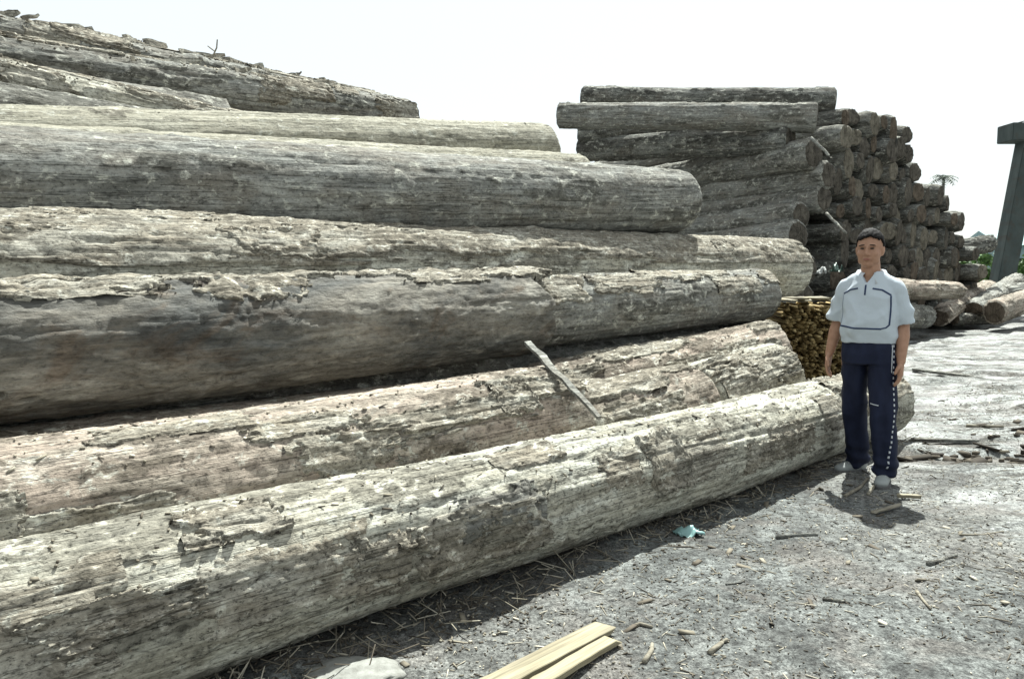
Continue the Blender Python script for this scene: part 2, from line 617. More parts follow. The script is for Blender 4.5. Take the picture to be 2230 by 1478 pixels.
LI2 = near_log('thin tan log squeezed between two smooth logs, only its top showing', 5.72, 2.09, 300, 5.58, 2.352, 1258, 0.25, 0.25, 20, W_TAN,
               ext=1.0, nl=320, na=80, lump=.012, bark=.12, bark_t=.006, knots=4, worn=.04)
LK = near_log('dark shaded log under the rough topmost logs', 6.60, 2.46, 0, 6.70, 2.42, 560, .23, .22, 21, W_GREY,
              ext=1.2, nl=200, na=70, bark=.4, knots=4)
LJ2 = near_log('rough flaky log slanting down behind the tan logs', 7.22, 2.79, 0, 7.18, 2.6, 640, 0.23, 0.21, 22, W_PALE,
               ext=1.4, nl=300, na=90, lump=.018, bark=.42, bark_t=.010, knots=5)
LJ1 = near_log('rough bark-littered log near the top of the pile, its broken end against the sky', 8.35, 3.25, 0, 8.45, 3.34, 893, .21, .23, 23, W_GREY,
               ext=1.6, nl=420, na=100, lump=.02, bark=.42, bark_t=.012, knots=7, worn=.05)
LJ0 = near_log('topmost ragged log with peeling bark against the sky', 8.95, 3.573, 0, 8.98, 3.506, 872, 0.24, 0.19, 24, W_GREY,
               ext=1.6, nl=420, na=100, lump=.022, bark=.42, bark_t=.014, knots=8, worn=.05)
LX = near_log('shaded log carrying the log with the stepped bark', 4.10, .365, 0, 4.08, .36, 1030, .345, .33, 25, W_BROWN,
              ext=1.4, nl=160, na=60, bark=.4, knots=4)
LY = near_log('thick shaded log under the flaky-topped log', 4.74, .48, 300, 4.74, .50, 1520, .43, .42, 26, W_GREY,
              ext=3, nl=160, na=60, bark=.4, knots=4)
NEAR = [LX, LY, LA, LB, LC, LD, LE, LF, LG, LH, LI, LI2, LK, LJ2, LJ1, LJ0]

# thick bark sleeve of the third log: everything left of the step
sl = LF
xe = sl.L * 0 + (tof(1142, 4.30) - tof(0, 4.12)) + sl.ext
n_, m_ = 420, 150
xs = np.linspace(.02, xe, n_)
an = np.arange(m_) / m_ * 2 * math.pi
Xg, Ag = np.meshgrid(xs, an, indexing='ij')
edge = .05 * np.sin(Ag * 2 + .6) + .05 * vn(np.cos(Ag) * 3, np.sin(Ag) * 3, Ag * 0, 77)
Xg = Xg + edge * (Xg / xe) ** 6
bare = fbm(Xg * .9, np.cos(Ag) * 2.2, np.sin(Ag) * 2.2, 99, 4, .55)
hole = sstep(.80, .82, bare)
hh = .045 * (1 - hole) - .015 * hole + .004 * fbm(Xg * 6, np.cos(Ag) * 7, np.sin(Ag) * 7, 78, 3) + .0035 * fbm(Xg * 14, np.cos(Ag) * 22, np.sin(Ag) * 22, 79, 3)
hh[-1, :] = -.02
hh[-2, :] = np.minimum(hh[-2, :], .036)
P, bk = sl.point(Xg.ravel(), Ag.ravel(), hh.ravel())
i = np.arange(n_ - 1)[:, None] * m_
j = np.arange(m_)[None, :]
F = np.stack([i + j, i + (j + 1) % m_, i + m_ + (j + 1) % m_, i + m_ + j], -1).reshape(-1, 4)[:, ::-1]
m = NT('smooth_dark_bark')
n1 = m.noise((.9, 2.6, 2.6), 6, .6, .7)
n2 = m.noise((1.6, 3.0, 3.0), 5, .65, 1.2)
n3 = m.noise((3.0, 40, 40), 6, .65, .3)
n4 = m.noise((22, 40, 40), 7, .75)
n5 = m.noise((2.2, 9, 9), 7, .7, .8)
c = m.ramp(n1, [(.34, (.075, .080, .078)), (.47, (.135, .132, .118)), (.58, (.185, .172, .145)), (.70, (.27, .26, .225))])
c = m.mix(m.ramp(n2, [(.55, 0.0), (.66, .55)]), c, (.125, .088, .058))
c = m.mix(m.ramp(n2, [(.30, .8), (.38, 0.0)]), c, (.30, .295, .265))
c = m.mix(.75, c, m.ramp(n3, [(.33, .55), (.5, 1.0), (.7, 1.3)]), 'MULTIPLY')
c = m.mix(.7, c, m.ramp(n4, [(.34, .35), (.46, .95), (.66, 1.4)]), 'MULTIPLY')
c = m.mix(.9, c, m.ramp(n5, [(.36, .5), (.5, .95), (.64, 1.45)]), 'MULTIPLY')
m.bump(m.math('ADD', n3, m.math('MULTIPLY', n4, 1.6)), .9, .014)
W_SLEEVE = m.done(c, .85, .2)
o = mesh_obj('bark_sleeve', from_np('bark_sleeve', P, F, {'bark': bk * .3}), W_SLEEVE, sl.root)
o['label'] = 'dark smooth bark sleeve ending in a step'

# bark plates clinging to the trunks
rg = random.Random(5)
for lg, cnt, a_lo, a_hi, th in ((LA, 17, 75, 185, .010), (LB, 8, 80, 175, .009), (LC, 6, 80, 180, .013), (LD, 5, 80, 180, .012), (LE, 8, 80, 170, .012),
                                (LG, 14, 95, 150, .014), (LJ2, 6, 70, 170, .012), (LJ1, 9, 50, 180, .014), (LJ0, 10, 50, 170, .016)):
    for q in range(cnt):
        x = lg.ext * .7 + (lg.L - lg.ext * .7) * (q + rg.random()) / cnt if lg.ext > 0 else lg.L * (q + rg.random()) / cnt
        lg.plate(x, rg.uniform(a_lo, a_hi), rg.uniform(.25, 1.15), rg.uniform(.10, .32), th * rg.uniform(.6, 1.3), rg.randrange(9999), lift=rg.choice((0, 0, .008, .018)))
for q in range(8):                                       # sunlit flakes beyond the step of the third log
    LF.plate(xe + .15 + (LF.L - xe - .3) * (q + rg.random()) / 8, rg.uniform(95, 150), rg.uniform(.3, .9), rg.uniform(.12, .28), .013, rg.randrange(9999), lift=.006)
for q in range(11):
    LF.plate(LF.ext * .6 + (xe - LF.ext * .6) * (q + rg.random()) / 11, rg.uniform(85, 118), rg.uniform(.3, .9), rg.uniform(.12, .24), .058, rg.randrange(9999))
# dark scar with a pale bare tongue on the flank of the lowest log
xsc = LA.ext + tof(1090, 2.5) - tof(0, 2.75)
LA.plate(xsc, 163, .42, .20, .010, 4141, W_GREY)
LA.plate(xsc - .02, 180, .26, .12, .014, 4243, W_TAN)

# ledge of bark along the crown of the flaky-topped log
LG.plate(LG.L * .5, 112, LG.L * .98, .60, .022, 6161, n=420, mm=60)

# torn strips
SPL = NT('splintered_wood')
n1 = SPL.noise((8, 60, 60), 5, .6)
M_SPLINT = SPL.done(SPL.ramp(n1, [(.3, (.10, .088, .068)), (.7, (.30, .28, .225))]), .9, .1)
for lg, x_u, n0, a0, ln, wd in ((LG, 165, 4.78, 150, .34, .05), (LG, 215, 4.78, 140, .28, .035), (LG, 190, 4.78, 172, .22, .018), (LF, 225, 4.15, 165, .16, .022), (LJ1, 300, 8.4, 130, .3, .04),
                                (LJ1, 700, 8.4, 110, .35, .05), (LJ0, 180, 8.95, 100, .3, .05)):
    x = lg.ext + (tof(x_u, n0) - tof(0, n0))
    p = lg.world(x, a0, .012)
    q = [p + Vector((.02 * math.sin(k * .9), -.02 * k * .4 - .008, -ln * k / 5)) for k in range(6)]
    lg.strip(q, wd, M_SPLINT)
for lg, n0, us in ((LJ0, 8.95, (10, 40, 75, 110, 150, 210, 250, 290, 330, 400, 440, 470, 520, 560, 610, 640, 700)), (LJ1, 8.4, (380, 520, 690))):
    for uu in us:
        x = min(lg.L - .05, lg.ext + (tof(uu, n0) - tof(0, n0)))
        p = lg.world(x, rg.uniform(75, 120), -.01)
        ln = rg.uniform(.12, .42)
        up = rg.uniform(-.01, .09)
        q = [p + PD * (ln * k / 5) + Vector((rg.uniform(-.015, .015), 0, up * (k / 5) ** 1.5 + .02 + rg.uniform(-.012, .012))) for k in range(6)]
        lg.strip(q, rg.uniform(.04, .10), BARKM, th=.014)
p = LJ0.world(LJ0.ext + tof(478, 8.95) - tof(0, 8.95), 92, -.02)
LJ0.strip([p, p + Vector((.02, 0, .08)), p + Vector((.05, 0, .14)), p + Vector((.06, 0, .23))], .014, M_SPLINT, 'twig', .014)
LJ0.strip([p + Vector((.03, 0, .10)), p + Vector((-.01, 0, .13)), p + Vector((-.05, 0, .16))], .010, M_SPLINT, 'twig', .010)

# inner logs that carry the pile
def centre_at(lg, t):
    """(n, z, r) of a near log at pile coordinate t"""
    q = (lg.P1 - lg.P0)
    a = lg.P0.dot(PD)
    b = lg.P1.dot(PD)
    s = (t - a) / (b - a)
    if s < -.02 or s > 1.02:
        return None
    p = lg.P0 + q * s
    return p.dot(PN), p.z, lg.r0 + (lg.r1 - lg.r0) * s


cand = []
for row, (z, ns) in enumerate(((.36, (4.82, 5.5, 5.78, 6.5, 7.25, 8.0, 8.75, 9.5)), (.98, (5.42, 6.14, 6.88, 7.62, 8.38, 9.12)), (1.60, (5.80, 6.51, 7.25, 8.0, 8.75)),
                               (2.2, (6.85, 7.6, 8.36, 9.0)), (2.80, (7.95, 8.66)), )):
    for n in ns:
        cand.append((n, z, row))
inner = []
for k, (n, z, row) in enumerate(cand):
    t0 = tof(0, n) - 1.0
    t1 = tof((1330, 1150, 900, 560, 500)[row], n)
    t1 = min(t1, 8.6 - row * .8)
    r = .335
    for lg in NEAR + inner:
        for q in range(9):
            c_ = centre_at(lg, t0 + (t1 - t0) * q / 8)
            if c_:
                r = min(r, math.hypot(c_[0] - n, c_[1] - z) - c_[2] - .012)
    if r < .15:
        continue
    z_ = r + .02 if row == 0 else z
    lg = Log(pp(n, t0, z_), pp(n, t1, z_), r, r * .94, 200 + k, W_GREY if k % 2 else W_BROWN, nl=70, na=36, lump=.01, knots=2)
    tag(lg.root, 'shaded log buried inside the near pile behind the front logs', 'log', 'inner logs of the near pile')
    inner.append(lg)

# ------------------------------------------------------------------ tall stack behind
EA = R(50)
ED = Vector((math.cos(EA), -math.sin(EA), 0))           # towards the sawn ends
EW = Vector((math.sin(EA), math.cos(EA), 0))            # along the face of sawn ends
EQ = Vector((6.4, 16.6, 0))
BACK = []
for k, (ur, vr, yr, ul, vl, yl, r, txt) in enumerate((
        (1818, 222, 17.6, 1268, 215, 19.0, .29, 'topmost dark log of the tall stack, flat against the sky'),
        (1778, 258, 16.5, 1217, 252, 18.0, .28, 'dark log jutting out farthest just under the topmost log of the tall stack'),
        (1722, 302, 16.6, 1268, 326, 20.0, .30, 'dark log under the jutting log of the tall stack'),
        (1750, 290, 18.2, 1262, 292, 19.8, .26, 'shaded log tucked between the jutting log and the one below'),
        (1772, 335, 16.2, 1330, 405, 21.2, .32, 'grey log with a sunlit upper edge slanting up to its end in the tall stack'),
        (1805, 382, 16.3, 1330, 450, 21.2, .28, 'thin grey log under the slanting log with the sunlit edge'),
        (1795, 432, 16.3, 1330, 478, 21.2, .28, 'bluish-grey log in the middle of the tall stack side'),
        (1745, 470, 16.0, 1330, 512, 21.2, .28, 'pale brown log low on the tall stack side'),
        (1738, 512, 15.6, 1330, 552, 21.2, .29, 'pale streaked log low on the stack side behind the rounded log end'),
        (1760, 585, 15.8, 1330, 600, 21.2, .30, 'shaded log at the foot of the tall stack'),
        (1750, 650, 15.7, 1330, 650, 21.2, .32, 'shaded log on the ground at the foot of the tall stack'))):
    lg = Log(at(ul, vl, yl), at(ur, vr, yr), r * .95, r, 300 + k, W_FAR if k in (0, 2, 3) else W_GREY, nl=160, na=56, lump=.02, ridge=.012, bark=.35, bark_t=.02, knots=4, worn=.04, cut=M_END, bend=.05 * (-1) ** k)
    tag(lg.root, txt, 'log', 'logs of the tall stack')
    BACK.append(lg)

# a few log shapes, copied through the stack so every sawn end is a log of its own
PROTO = []
for k in range(9):
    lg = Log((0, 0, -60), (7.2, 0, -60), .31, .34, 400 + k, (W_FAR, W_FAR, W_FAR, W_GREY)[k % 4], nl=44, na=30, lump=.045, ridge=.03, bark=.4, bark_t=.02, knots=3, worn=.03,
             cut=(M_END, M_END2, M_END, M_END3)[k % 4], squash=(.1, -.12, .0)[k % 3])
    PROTO.append(lg)
SIL = [(0.0, 4.5), (.9, 4.75), (2.85, 4.9), (3.2, 4.75), (3.67, 4.5), (4.27, 3.75), (5.3, 3.45), (6.26, 3.05), (7.0, 2.6), (7.6, 1.95), (8.2, 1.2)]
rg = random.Random(8)
cnt = 0
row = 0
z = .36
used_proto = set()
while z < 5.3:
    t = .45 + (.33 if row % 2 else 0)
    while t < 8.2:
        r = rg.choice((.20, .24, .27, .30, .32))
        top = np.interp(t, [a for a, b in SIL], [b for a, b in SIL])
        if z + r * .55 < top + rg.gauss(.12, .10):
            k = rg.randrange(9)
            src = PROTO[k]
            if k in used_proto:
                root = src.root.copy()
                col.objects.link(root)
                kids = []
                for ch in src.kids:
                    c2 = ch.copy()
                    col.objects.link(c2)
                    c2.parent = root
            else:
                used_proto.add(k)
                src.kids = list(src.root.children)
                root = src.root
            s = r / .35
            ln = rg.uniform(.88, 1.05)
            off = rg.gauss(0, .05) + (rg.uniform(.1, .3) if rg.random() < .08 else 0)
            yaw = R(rg.gauss(0, 3.5))
            dz = R(rg.gauss(0, 2.4))
            end = EQ + EW * (t + rg.uniform(-.09, .09)) + ED * off
            end.z = max(r * .95, z + rg.uniform(-.10, .10))
            M = Matrix.Rotation(-EA + yaw, 4, 'Z') @ Matrix.Rotation(dz, 4, 'Y') @ Matrix.Rotation(0, 4, 'X')
            d = M @ Vector((1, 0, 0))
            M.translation = end - d * 7.2 * ln
            asp = rg.choice((.85, .95, 1.0, 1.12, 1.25))
            root.matrix_world = M @ Matrix.Diagonal((ln, s / asp, s * asp, 1))
            zone = 'top' if z + .7 > top else 'bottom' if z < 1.1 else 'middle'
            side = 'next to its long side' if t < 2.2 else 'near its low far corner' if t > 5.0 else 'midway along its face'
            tag(root, 'dark sawn log end in the %s of the tall stack, %s' % (zone, side), 'log', 'sawn-end logs of the tall stack, %s, %s' % (zone, side))
            cnt += 1
        t += rg.uniform(.46, .60)
    z += .47
    row += 1
for k, lg in enumerate(PROTO):
    if k not in used_proto:
        for ch in list(lg.root.children):
            bpy.data.objects.remove(ch)
        bpy.data.objects.remove(lg.root)
print('stack logs', cnt)

# stout poles leaning on the face of the stack
def pole(name, label, cat, pts, r0, r1, mat, n=10, parent=None, group=None):
    bm = bmesh.new()
    rings = []
    pts = [Vector(p) for p in pts]
    for k, p in enumerate(pts):
        t = (pts[min(k + 1, len(pts) - 1)] - pts[max(k - 1, 0)]).normalized()
        s = t.orthogonal().normalized()
        q = t.cross(s)
        r = r0 + (r1 - r0) * k / (len(pts) - 1)
        rings.append([bm.verts.new(p + (s * math.cos(a * 2 * math.pi / n) + q * math.sin(a * 2 * math.pi / n)) * r * random.uniform(.88, 1.1)) for a in range(n)])
    for k in range(len(rings) - 1):
        for a in range(n):
            bm.faces.new((rings[k][a], rings[k][(a + 1) % n], rings[k + 1][(a + 1) % n], rings[k + 1][a]))
    bm.faces.new(rings[0][::-1])
    bm.faces.new(rings[-1])
    bmesh.ops.recalc_face_normals(bm, faces=bm.faces)
    me = bpy.data.meshes.new(name)
    bm.to_mesh(me)
    bm.free()
    o = mesh_obj(name, me, mat, parent)
    if label: tag(o, label, cat, group)
    return o


def line(a, b, n, wob=0.01):
    a, b = Vector(a), Vector(b)
    return [a.lerp(b, k / n) + Vector((random.uniform(-wob, wob), random.uniform(-wob, wob), random.uniform(-wob, wob))) for k in range(n + 1)]


random.seed(4)
o = ribbon('split_pole', line(pp(3.62, tof(1150, 3.62), .945), pp(2.72, tof(1306, 2.72), .625), 9, .006),   .044, .020, W_GREY, side=(0.1, -.5, .85))
tag(o, 'flat split pole lying across the near logs, slanting down from the stepped bark', 'pole')
pole('leaning_pole', 'thin pole leaning against the sawn ends of the tall stack', 'pole', line(at(1765, 300, 15.4), at(1812, 345, 15.2), 6, .01), .03, .024, W_GREY)
pole('leaning_pole', 'short pale pole sticking out of the sawn ends beside the man\'s head', 'pole', line(at(1800, 465, 15.4), at(1842, 508, 14.9), 6, .01), .028, .024, W_GREY)

# ------------------------------------------------------------------ loose logs in the yard on the right
YARD = []
def yard_log(label, a, b, r0, r1, seed, mat, **kw):
    lg = Log(a, b, r0, r1, seed, mat, nl=140, na=56, lump=.035, ridge=.015, bark_t=.02, knots=6, worn=.04, cut=M_END2, squash=(.16, -.1, .12)[seed % 3], **kw)
    tag(lg.root, label, 'log', 'loose logs in the yard')
    YARD.append(lg)
    return lg


def gp(u, v, r):
    """a point r above the ground seen at ground pixel (u, v)"""
    y = CAMH * FPX / (v - HOR)
    p = at(u, v, y)
    return Vector((p.x, p.y, r + gz(p.x, p.y)))


yard_log('pale log lying level behind the man at the foot of the tall stack', at(1900, 628, 15.6), at(2078, 632, 18.5), .27, .24, 501, W_BROWN, bark=.3)
yard_log('dark log under the level pale log behind the man', at(1905, 690, 15.2), at(2020, 690, 17.0), .22, .2, 502, W_GREY, bark=.3)
yard_log('pale log slanting away across the yard, its cut end toward the man', at(2042, 692, 18.3), at(2150, 622, 23.5), .23, .2, 503, W_BROWN, bark=.35)
yard_log('dark weathered log lying on the heap right of the slanting pale log', at(2120, 672, 19.5), at(2215, 606, 25.5), .22, .2, 504, W_GREY, bark=.3)
yard_log('brownish log with a round cut face at the edge of the yard', at(2165, 680, 18.6), at(2275, 640, 21.5), .27, .25, 505, W_BROWN, bark=.2)
yard_log('log resting on top of the brownish log at the edge of the yard', at(2150, 640, 22.0), at(2300, 618, 24.5), .2, .2, 506, W_GREY, bark=.2)
yard_log('dark log on the ground between the slanting log and the brownish log', at(2075, 696, 19.2), at(2180, 690, 20.2), .16, .15, 507, W_FAR, bark=.3)
yard_log('long dark log poking out at the low far end of the tall stack', at(1985, 556, 21.2), at(2160, 530, 22.6), .23, .20, 508, W_FAR, bark=.3)

# ------------------------------------------------------------------ stack of thin yellowish sticks
m = NT('fresh_sticks')
at1 = m.attr('tone')
n1 = m.noise((60, 60, 60), 4, .6)
c = m.ramp(at1, [(0, (.09, .06, .025)), (.45, (.26, .19, .085)), (1, (.48, .38, .20))])
c = m.mix(.6, c, m.ramp(n1, [(.3, .5), (.6, 1.15)]), 'MULTIPLY')
M_STICK = m.done(c, .85, .15)
m = NT('fresh_board')
n1 = m.noise((3, 45, 45), 6, .6)
n2 = m.noise((2, 5, 5), 4, .6)
c = m.ramp(n1, [(.3, (.18, .155, .10)), (.65, (.31, .28, .19))])
c = m.mix(m.ramp(n2, [(.46, 0.0), (.66, .7)]), c, (.15, .135, .11))
n3 = m.noise((1.2, 70, 70), 4, .6)
c = m.mix(.8, c, m.ramp(n3, [(.36, .5), (.5, 1.0), (.66, 1.15)]), 'MULTIPLY')
m.bump(n1, .4, .004)
M_BOARD = m.done(c, .7, .2)


def boxes(name, items, mat, parent=None, tone=None):
    """items: list of (matrix, (sx, sy, sz)) -> one mesh"""
    cube = np.array([(-.5, -.5, -.5), (.5, -.5, -.5), (.5, .5, -.5), (-.5, .5, -.5), (-.5, -.5, .5), (.5, -.5, .5), (.5, .5, .5), (-.5, .5, .5)])
    fc = np.array([(0, 3, 2, 1), (4, 5, 6, 7), (0, 1, 5, 4), (1, 2, 6, 5), (2, 3, 7, 6), (3, 0, 4, 7)])
    V, F, T = [], [], []
    for k, (M, s) in enumerate(items):
        M = np.array(M)
        q = cube * np.array(s) * np.random.uniform(.85, 1.15, (8, 3))
        V.append(q @ M[:3, :3].T + M[:3, 3])
        F.append(fc + 8 * k)
        T.append(np.full(8, tone[k] if tone is not None else np.random.rand()))
    me = from_np(name, np.concatenate(V), np.concatenate(F), {'tone': np.concatenate(T)})
    return mesh_obj(name, me, mat, parent, smooth=False)


np.random.seed(3)
rg = random.Random(9)
bx = Vector((3.34, 8.6, 0))                             # foot of the stack of sticks, hidden behind the lowest log
dv = (Vector((0, 0, 0)) - Vector((bx.x, bx.y, 0))).normalized()
yawb = math.atan2(dv.y, dv.x) + R(14)
root = empty('stick_stack', bx, yawb)                   # local X points at the camera: stick ends face it
tag(root, 'squared stack of thin yellow-brown sticks between the log ends and the man', 'stick stack')
items = []
z = .03
while z < 1.04:
    y = -.42
    while y < .42:
        s = rg.uniform(.022, .042)
        items.append((Matrix.Translation((rg.gauss(-.4, .025), y, z + rg.uniform(-.008, .008))) @ Matrix.Rotation(R(rg.gauss(0, 2.0)), 4, 'Z') @ Matrix.Rotation(rg.uniform(0, 1.5), 4, 'X'),
                      (rg.uniform(.85, 1.0), s, s * rg.uniform(.6, 1))))
        y += s + .006
    z += .034
o = boxes('stick', items, M_STICK, root)
o['kind'] = 'stuff'
o['label'] = 'tightly packed ends of thin yellow-brown sticks'
for k in range(7):
    b = boxes('top_board', [(Matrix.Identity(4), (.9 - .06 * k, .11, .02))], M_BOARD, root)
    b.location = (-.38 + rg.uniform(-.08, .08), -.36 + .12 * k, 1.085 + .012 * (k % 2))
    b.rotation_euler = (R(rg.uniform(-4, 4)), R(rg.uniform(-2, 2)), R(rg.uniform(-8, 8)))

# ------------------------------------------------------------------ planks and litter on the ground
def plank(name, label, u0, v0, u1, v1, wd, th, mat, zoff=.0, roll=0.0, cat='plank', group=None):
    a, b = gp(u0, v0, th / 2 + .012 + zoff), gp(u1, v1, th / 2 + .012 + zoff)
    L = (b - a).length
    X = (b - a).normalized()
    Y = Vector((0, 0, 1)).cross(X).normalized()
    Z = X.cross(Y)
    bm = bmesh.new()
    nseg = 8
    rows = []
    for k in range(nseg + 1):
        s = k / nseg
        w_ = wd * (1 - .06 * s) * .5
        lo = random.uniform(-.003, .003)
        e = .035 if k in (0, nseg) else 0
        rows.append([bm.verts.new((s * L + random.uniform(-e, e), y + lo, z)) for y, z in ((-w_, -th / 2), (w_, -th / 2), (w_, th / 2), (-w_, th / 2))])
    for k in range(nseg):
        for q in range(4):
            bm.faces.new((rows[k][q], rows[k][(q + 1) % 4], rows[k + 1][(q + 1) % 4], rows[k + 1][q]))
    bm.faces.new(rows[0][::-1])
    bm.faces.new(rows[-1])
    bmesh.ops.recalc_face_normals(bm, faces=bm.faces)
    bmesh.ops.bevel(bm, geom=bm.edges[:], offset=.0025, segments=1, affect='EDGES')
    me = bpy.data.meshes.new(name)
    bm.to_mesh(me)
    bm.free()
    o = mesh_obj(name, me, mat, smooth=False)
    M = Matrix((X, Y, Z)).transposed().to_4x4()
    M.translation = a
    o.matrix_world = M @ Matrix.Rotation(roll, 4, 'X')
    return tag(o, label, cat, group)


plank('plank', 'wide yellow sawn plank lying on the dirt', 1010, 1568, 1318, 1394, .10, .022, M_BOARD)
plank('plank', 'narrow brighter yellow plank beside the wide one', 1150, 1550, 1334, 1432, .062, .024, M_BOARD, .004)
plank('board_offcut', 'small yellow board offcut near the man\'s shoe', 1950, 1090, 2010, 1091, .035, .02, M_BOARD, cat='offcut')
plank('board_offcut', 'pale splinter of board on the edge of the man\'s shadow', 1905, 1128, 1958, 1112, .03, .012, M_SPLINT, cat='offcut')
plank('bark_slab', 'long dark bark slab lying flat in the open yard behind the man', 1985, 808, 2120, 820, .12, .035, W_FAR, cat='bark slab')
plank('bark_slab', 'thin dark pole-like slab across the pale slurry', 1985, 970, 2125, 968, .05, .03, W_FAR, cat='bark slab')
random.seed(12)
for u, v, du, dv_, r, txt in ((1995, 1318, 30, 40, .008, 'thin pale stick on the dirt, bent toward the puddle'), (2020, 1250, 62, -25, .014, 'crooked dark stick on the open dirt'),
                              (1690, 1190, 90, -6, .013, 'dark stick beside the turquoise scrap'), (1545, 1455, 38, -28, .011, 'pale split stick near the frame of planks'),
                              (1402, 1470, 18, -42, .011, 'pale upright-lying stick beside the planks'), (1380, 1388, 40, 6, .010, 'small pale splinter beyond the narrow plank'),
                              (2090, 1178, 95, -12, .006, 'long thin straw stick in the pale mud'), (1840, 1090, 50, -40, .012, 'pale stick lying in the man\'s shadow'),
                              (1890, 1085, 35, -45, .012, 'pale stick pointing at the man\'s front shoe'), (1790, 1340, 60, 8, .007, 'thin dark twig in the middle of the dirt'),
                              (1580, 1300, 40, -12, .006, 'small dark twig on the trampled dirt'), (2105, 930, 80, 10, .02, 'grey branch on the pale slurry')):
    a, b = gp(u, v, r * .6), gp(u + du, v + dv_, r * .6)
    mid = a.lerp(b, .5) + Vector((random.uniform(-.02, .02), random.uniform(-.03, .03), 0))
    pole('stick', txt, 'stick', [a, a.lerp(mid, .5), mid, mid.lerp(b, .5), b], r, r * .6, M_SPLINT if 'pale' in txt or 'straw' in txt else W_FAR, 7)

# turquoise plastic scrap
m = NT('turquoise_plastic')
M_TURQ = m.done((.20, .34, .33), .4, .5)
m = NT('white_plastic')
M_WPL = m.done((.62, .63, .62), .45, .4)
m = NT('green_plastic')
M_GPL = m.done((.035, .07, .055), .45, .4)


def crumple(name, label, loc, sx, sy, sz, mat, seed, cat='plastic scrap'):
    n = 14
    u = np.linspace(-1, 1, n)
    U, Vv = np.meshgrid(u, u, indexing='ij')
    U, Vv = U.ravel(), Vv.ravel()
    z0 = np.zeros_like(U)
    rr = 1 + .3 * fbm(U, Vv, z0, seed, 3)
    P = np.stack([U * sx * rr, Vv * sy * rr, sz * np.maximum(.02, (1 - U ** 2 * .8) * (1 - Vv ** 2 * .8) * .6 + .7 * fbm(U * 2.2, Vv * 2.2, z0, seed + 3, 3))], 1)
    i = (np.arange(n - 1)[:, None] * n + np.arange(n - 1)[None, :]).ravel()
    F = np.stack([i, i + n, i + n + 1, i + 1], 1)
    me = from_np(name, P, F)
    o = mesh_obj(name, me, mat, smooth=False)
    sm = o.modifiers.new('thickness', 'SOLIDIFY')
    sm.thickness = .003
    o.location = loc
    return tag(o, label, cat)


crumple('plastic_scrap', 'crumpled turquoise plastic scrap at the edge of the lowest log\'s shadow', gp(1498, 1180, .0), .06, .05, .04, M_TURQ, 61)
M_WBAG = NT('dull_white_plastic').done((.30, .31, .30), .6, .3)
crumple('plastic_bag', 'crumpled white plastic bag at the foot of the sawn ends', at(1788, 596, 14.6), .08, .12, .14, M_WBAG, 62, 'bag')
crumple('plastic_bag', 'crumpled green plastic sheet beside the white bag', at(1822, 592, 14.4), .08, .14, .16, M_GPL, 63, 'bag')

# pale stone at the lower edge
bm = bmesh.new()
bmesh.ops.create_icosphere(bm, subdivisions=4, radius=1)
for v in bm.verts:
    q = v.co * 1.7
    f = float(fbm(np.array([q.x]), np.array([q.y]), np.array([q.z]), 71, 4)[0])
    v.co = Vector((v.co.x * .17, v.co.y * .11, max(-.02, v.co.z * .034))) * (1 + .22 * f)
me = bpy.data.meshes.new('stone')
bm.to_mesh(me)
bm.free()
m = NT('pale_stone')
n1 = m.noise((25, 25, 25), 6, .7)
m.bump(n1, .5, .01)
M_STONE = m.done(m.ramp(n1, [(.3, (.14, .14, .125)), (.7, (.27, .275, .255))]), .9, .2)
o = mesh_obj('stone', me, M_STONE)
o.location = gp(770, 1490, .0)
tag(o, 'flat pale stone on the dirt below the lowest log', 'stone')

# ---- litter nobody could count: chips, twigs and pebbles on the dirt, bark crumbs on the logs
m = NT('litter')
tn = m.attr('tone')
c = m.ramp(tn, [(0, (.035, .03, .024)), (.4, (.095, .082, .064)), (.75, (.22, .20, .155)), (1, (.46, .43, .35))])
M_LIT = m.done(c, .9, .15)
rs = np.random.RandomState(21)
items, tone = [], []
for k in range(36000):
    y = 1.7 + 9.5 * rs.rand() ** 1.7
    x = -1.2 + rs.rand() * (2.2 + y * .85)
    if math.sin(x * 3.1 + 2 * math.sin(y * 2.3)) * math.sin(y * 2.7 + 1.7 * math.sin(x * 1.9)) < rs.uniform(-1, .5):
        continue
    n = Vector((x, y, 0)).dot(PN)
    if n > 3.05:
        continue
    kind = rs.rand()
    if kind < .80:
        s = (rs.exponential(.005) + .003, rs.uniform(.002, .006), rs.uniform(.0015, .0045))
    elif kind < .985:
        s = (rs.exponential(.022) + .012, rs.uniform(.002, .005), rs.uniform(.002, .004))
    else:
        s = (rs.uniform(.03, .07), rs.uniform(.010, .024), rs.uniform(.003, .008))
    if 2.2 < n < 3.0 and rs.rand() < .5:
        s = tuple(q * 1.5 for q in s)
    M = Matrix.Translation((x, y, 0)) @ Matrix.Rotation(rs.rand() * 6.28, 4, 'Z') @ Matrix.Rotation(rs.normal(0, .22), 4, 'Y') @ Matrix.Rotation(rs.normal(0, .3), 4, 'X')
    items.append((M, s))
    tone.append(min(1, max(0, rs.normal(.55, .30))))
xs = np.array([it[0].translation.x for it in items])
ys = np.array([it[0].translation.y for it in items])
hs = ground_h(xs, ys)
for it, h_ in zip(items, hs):
    it[0].translation.z = h_ + it[1][2] * .5 + .001
np.random.seed(5)
o = boxes('wood_chips', items, M_LIT, tone=tone)
tag(o, 'scattered wood chips, twigs and straw on the trampled dirt', 'wood chips', kind='stuff')

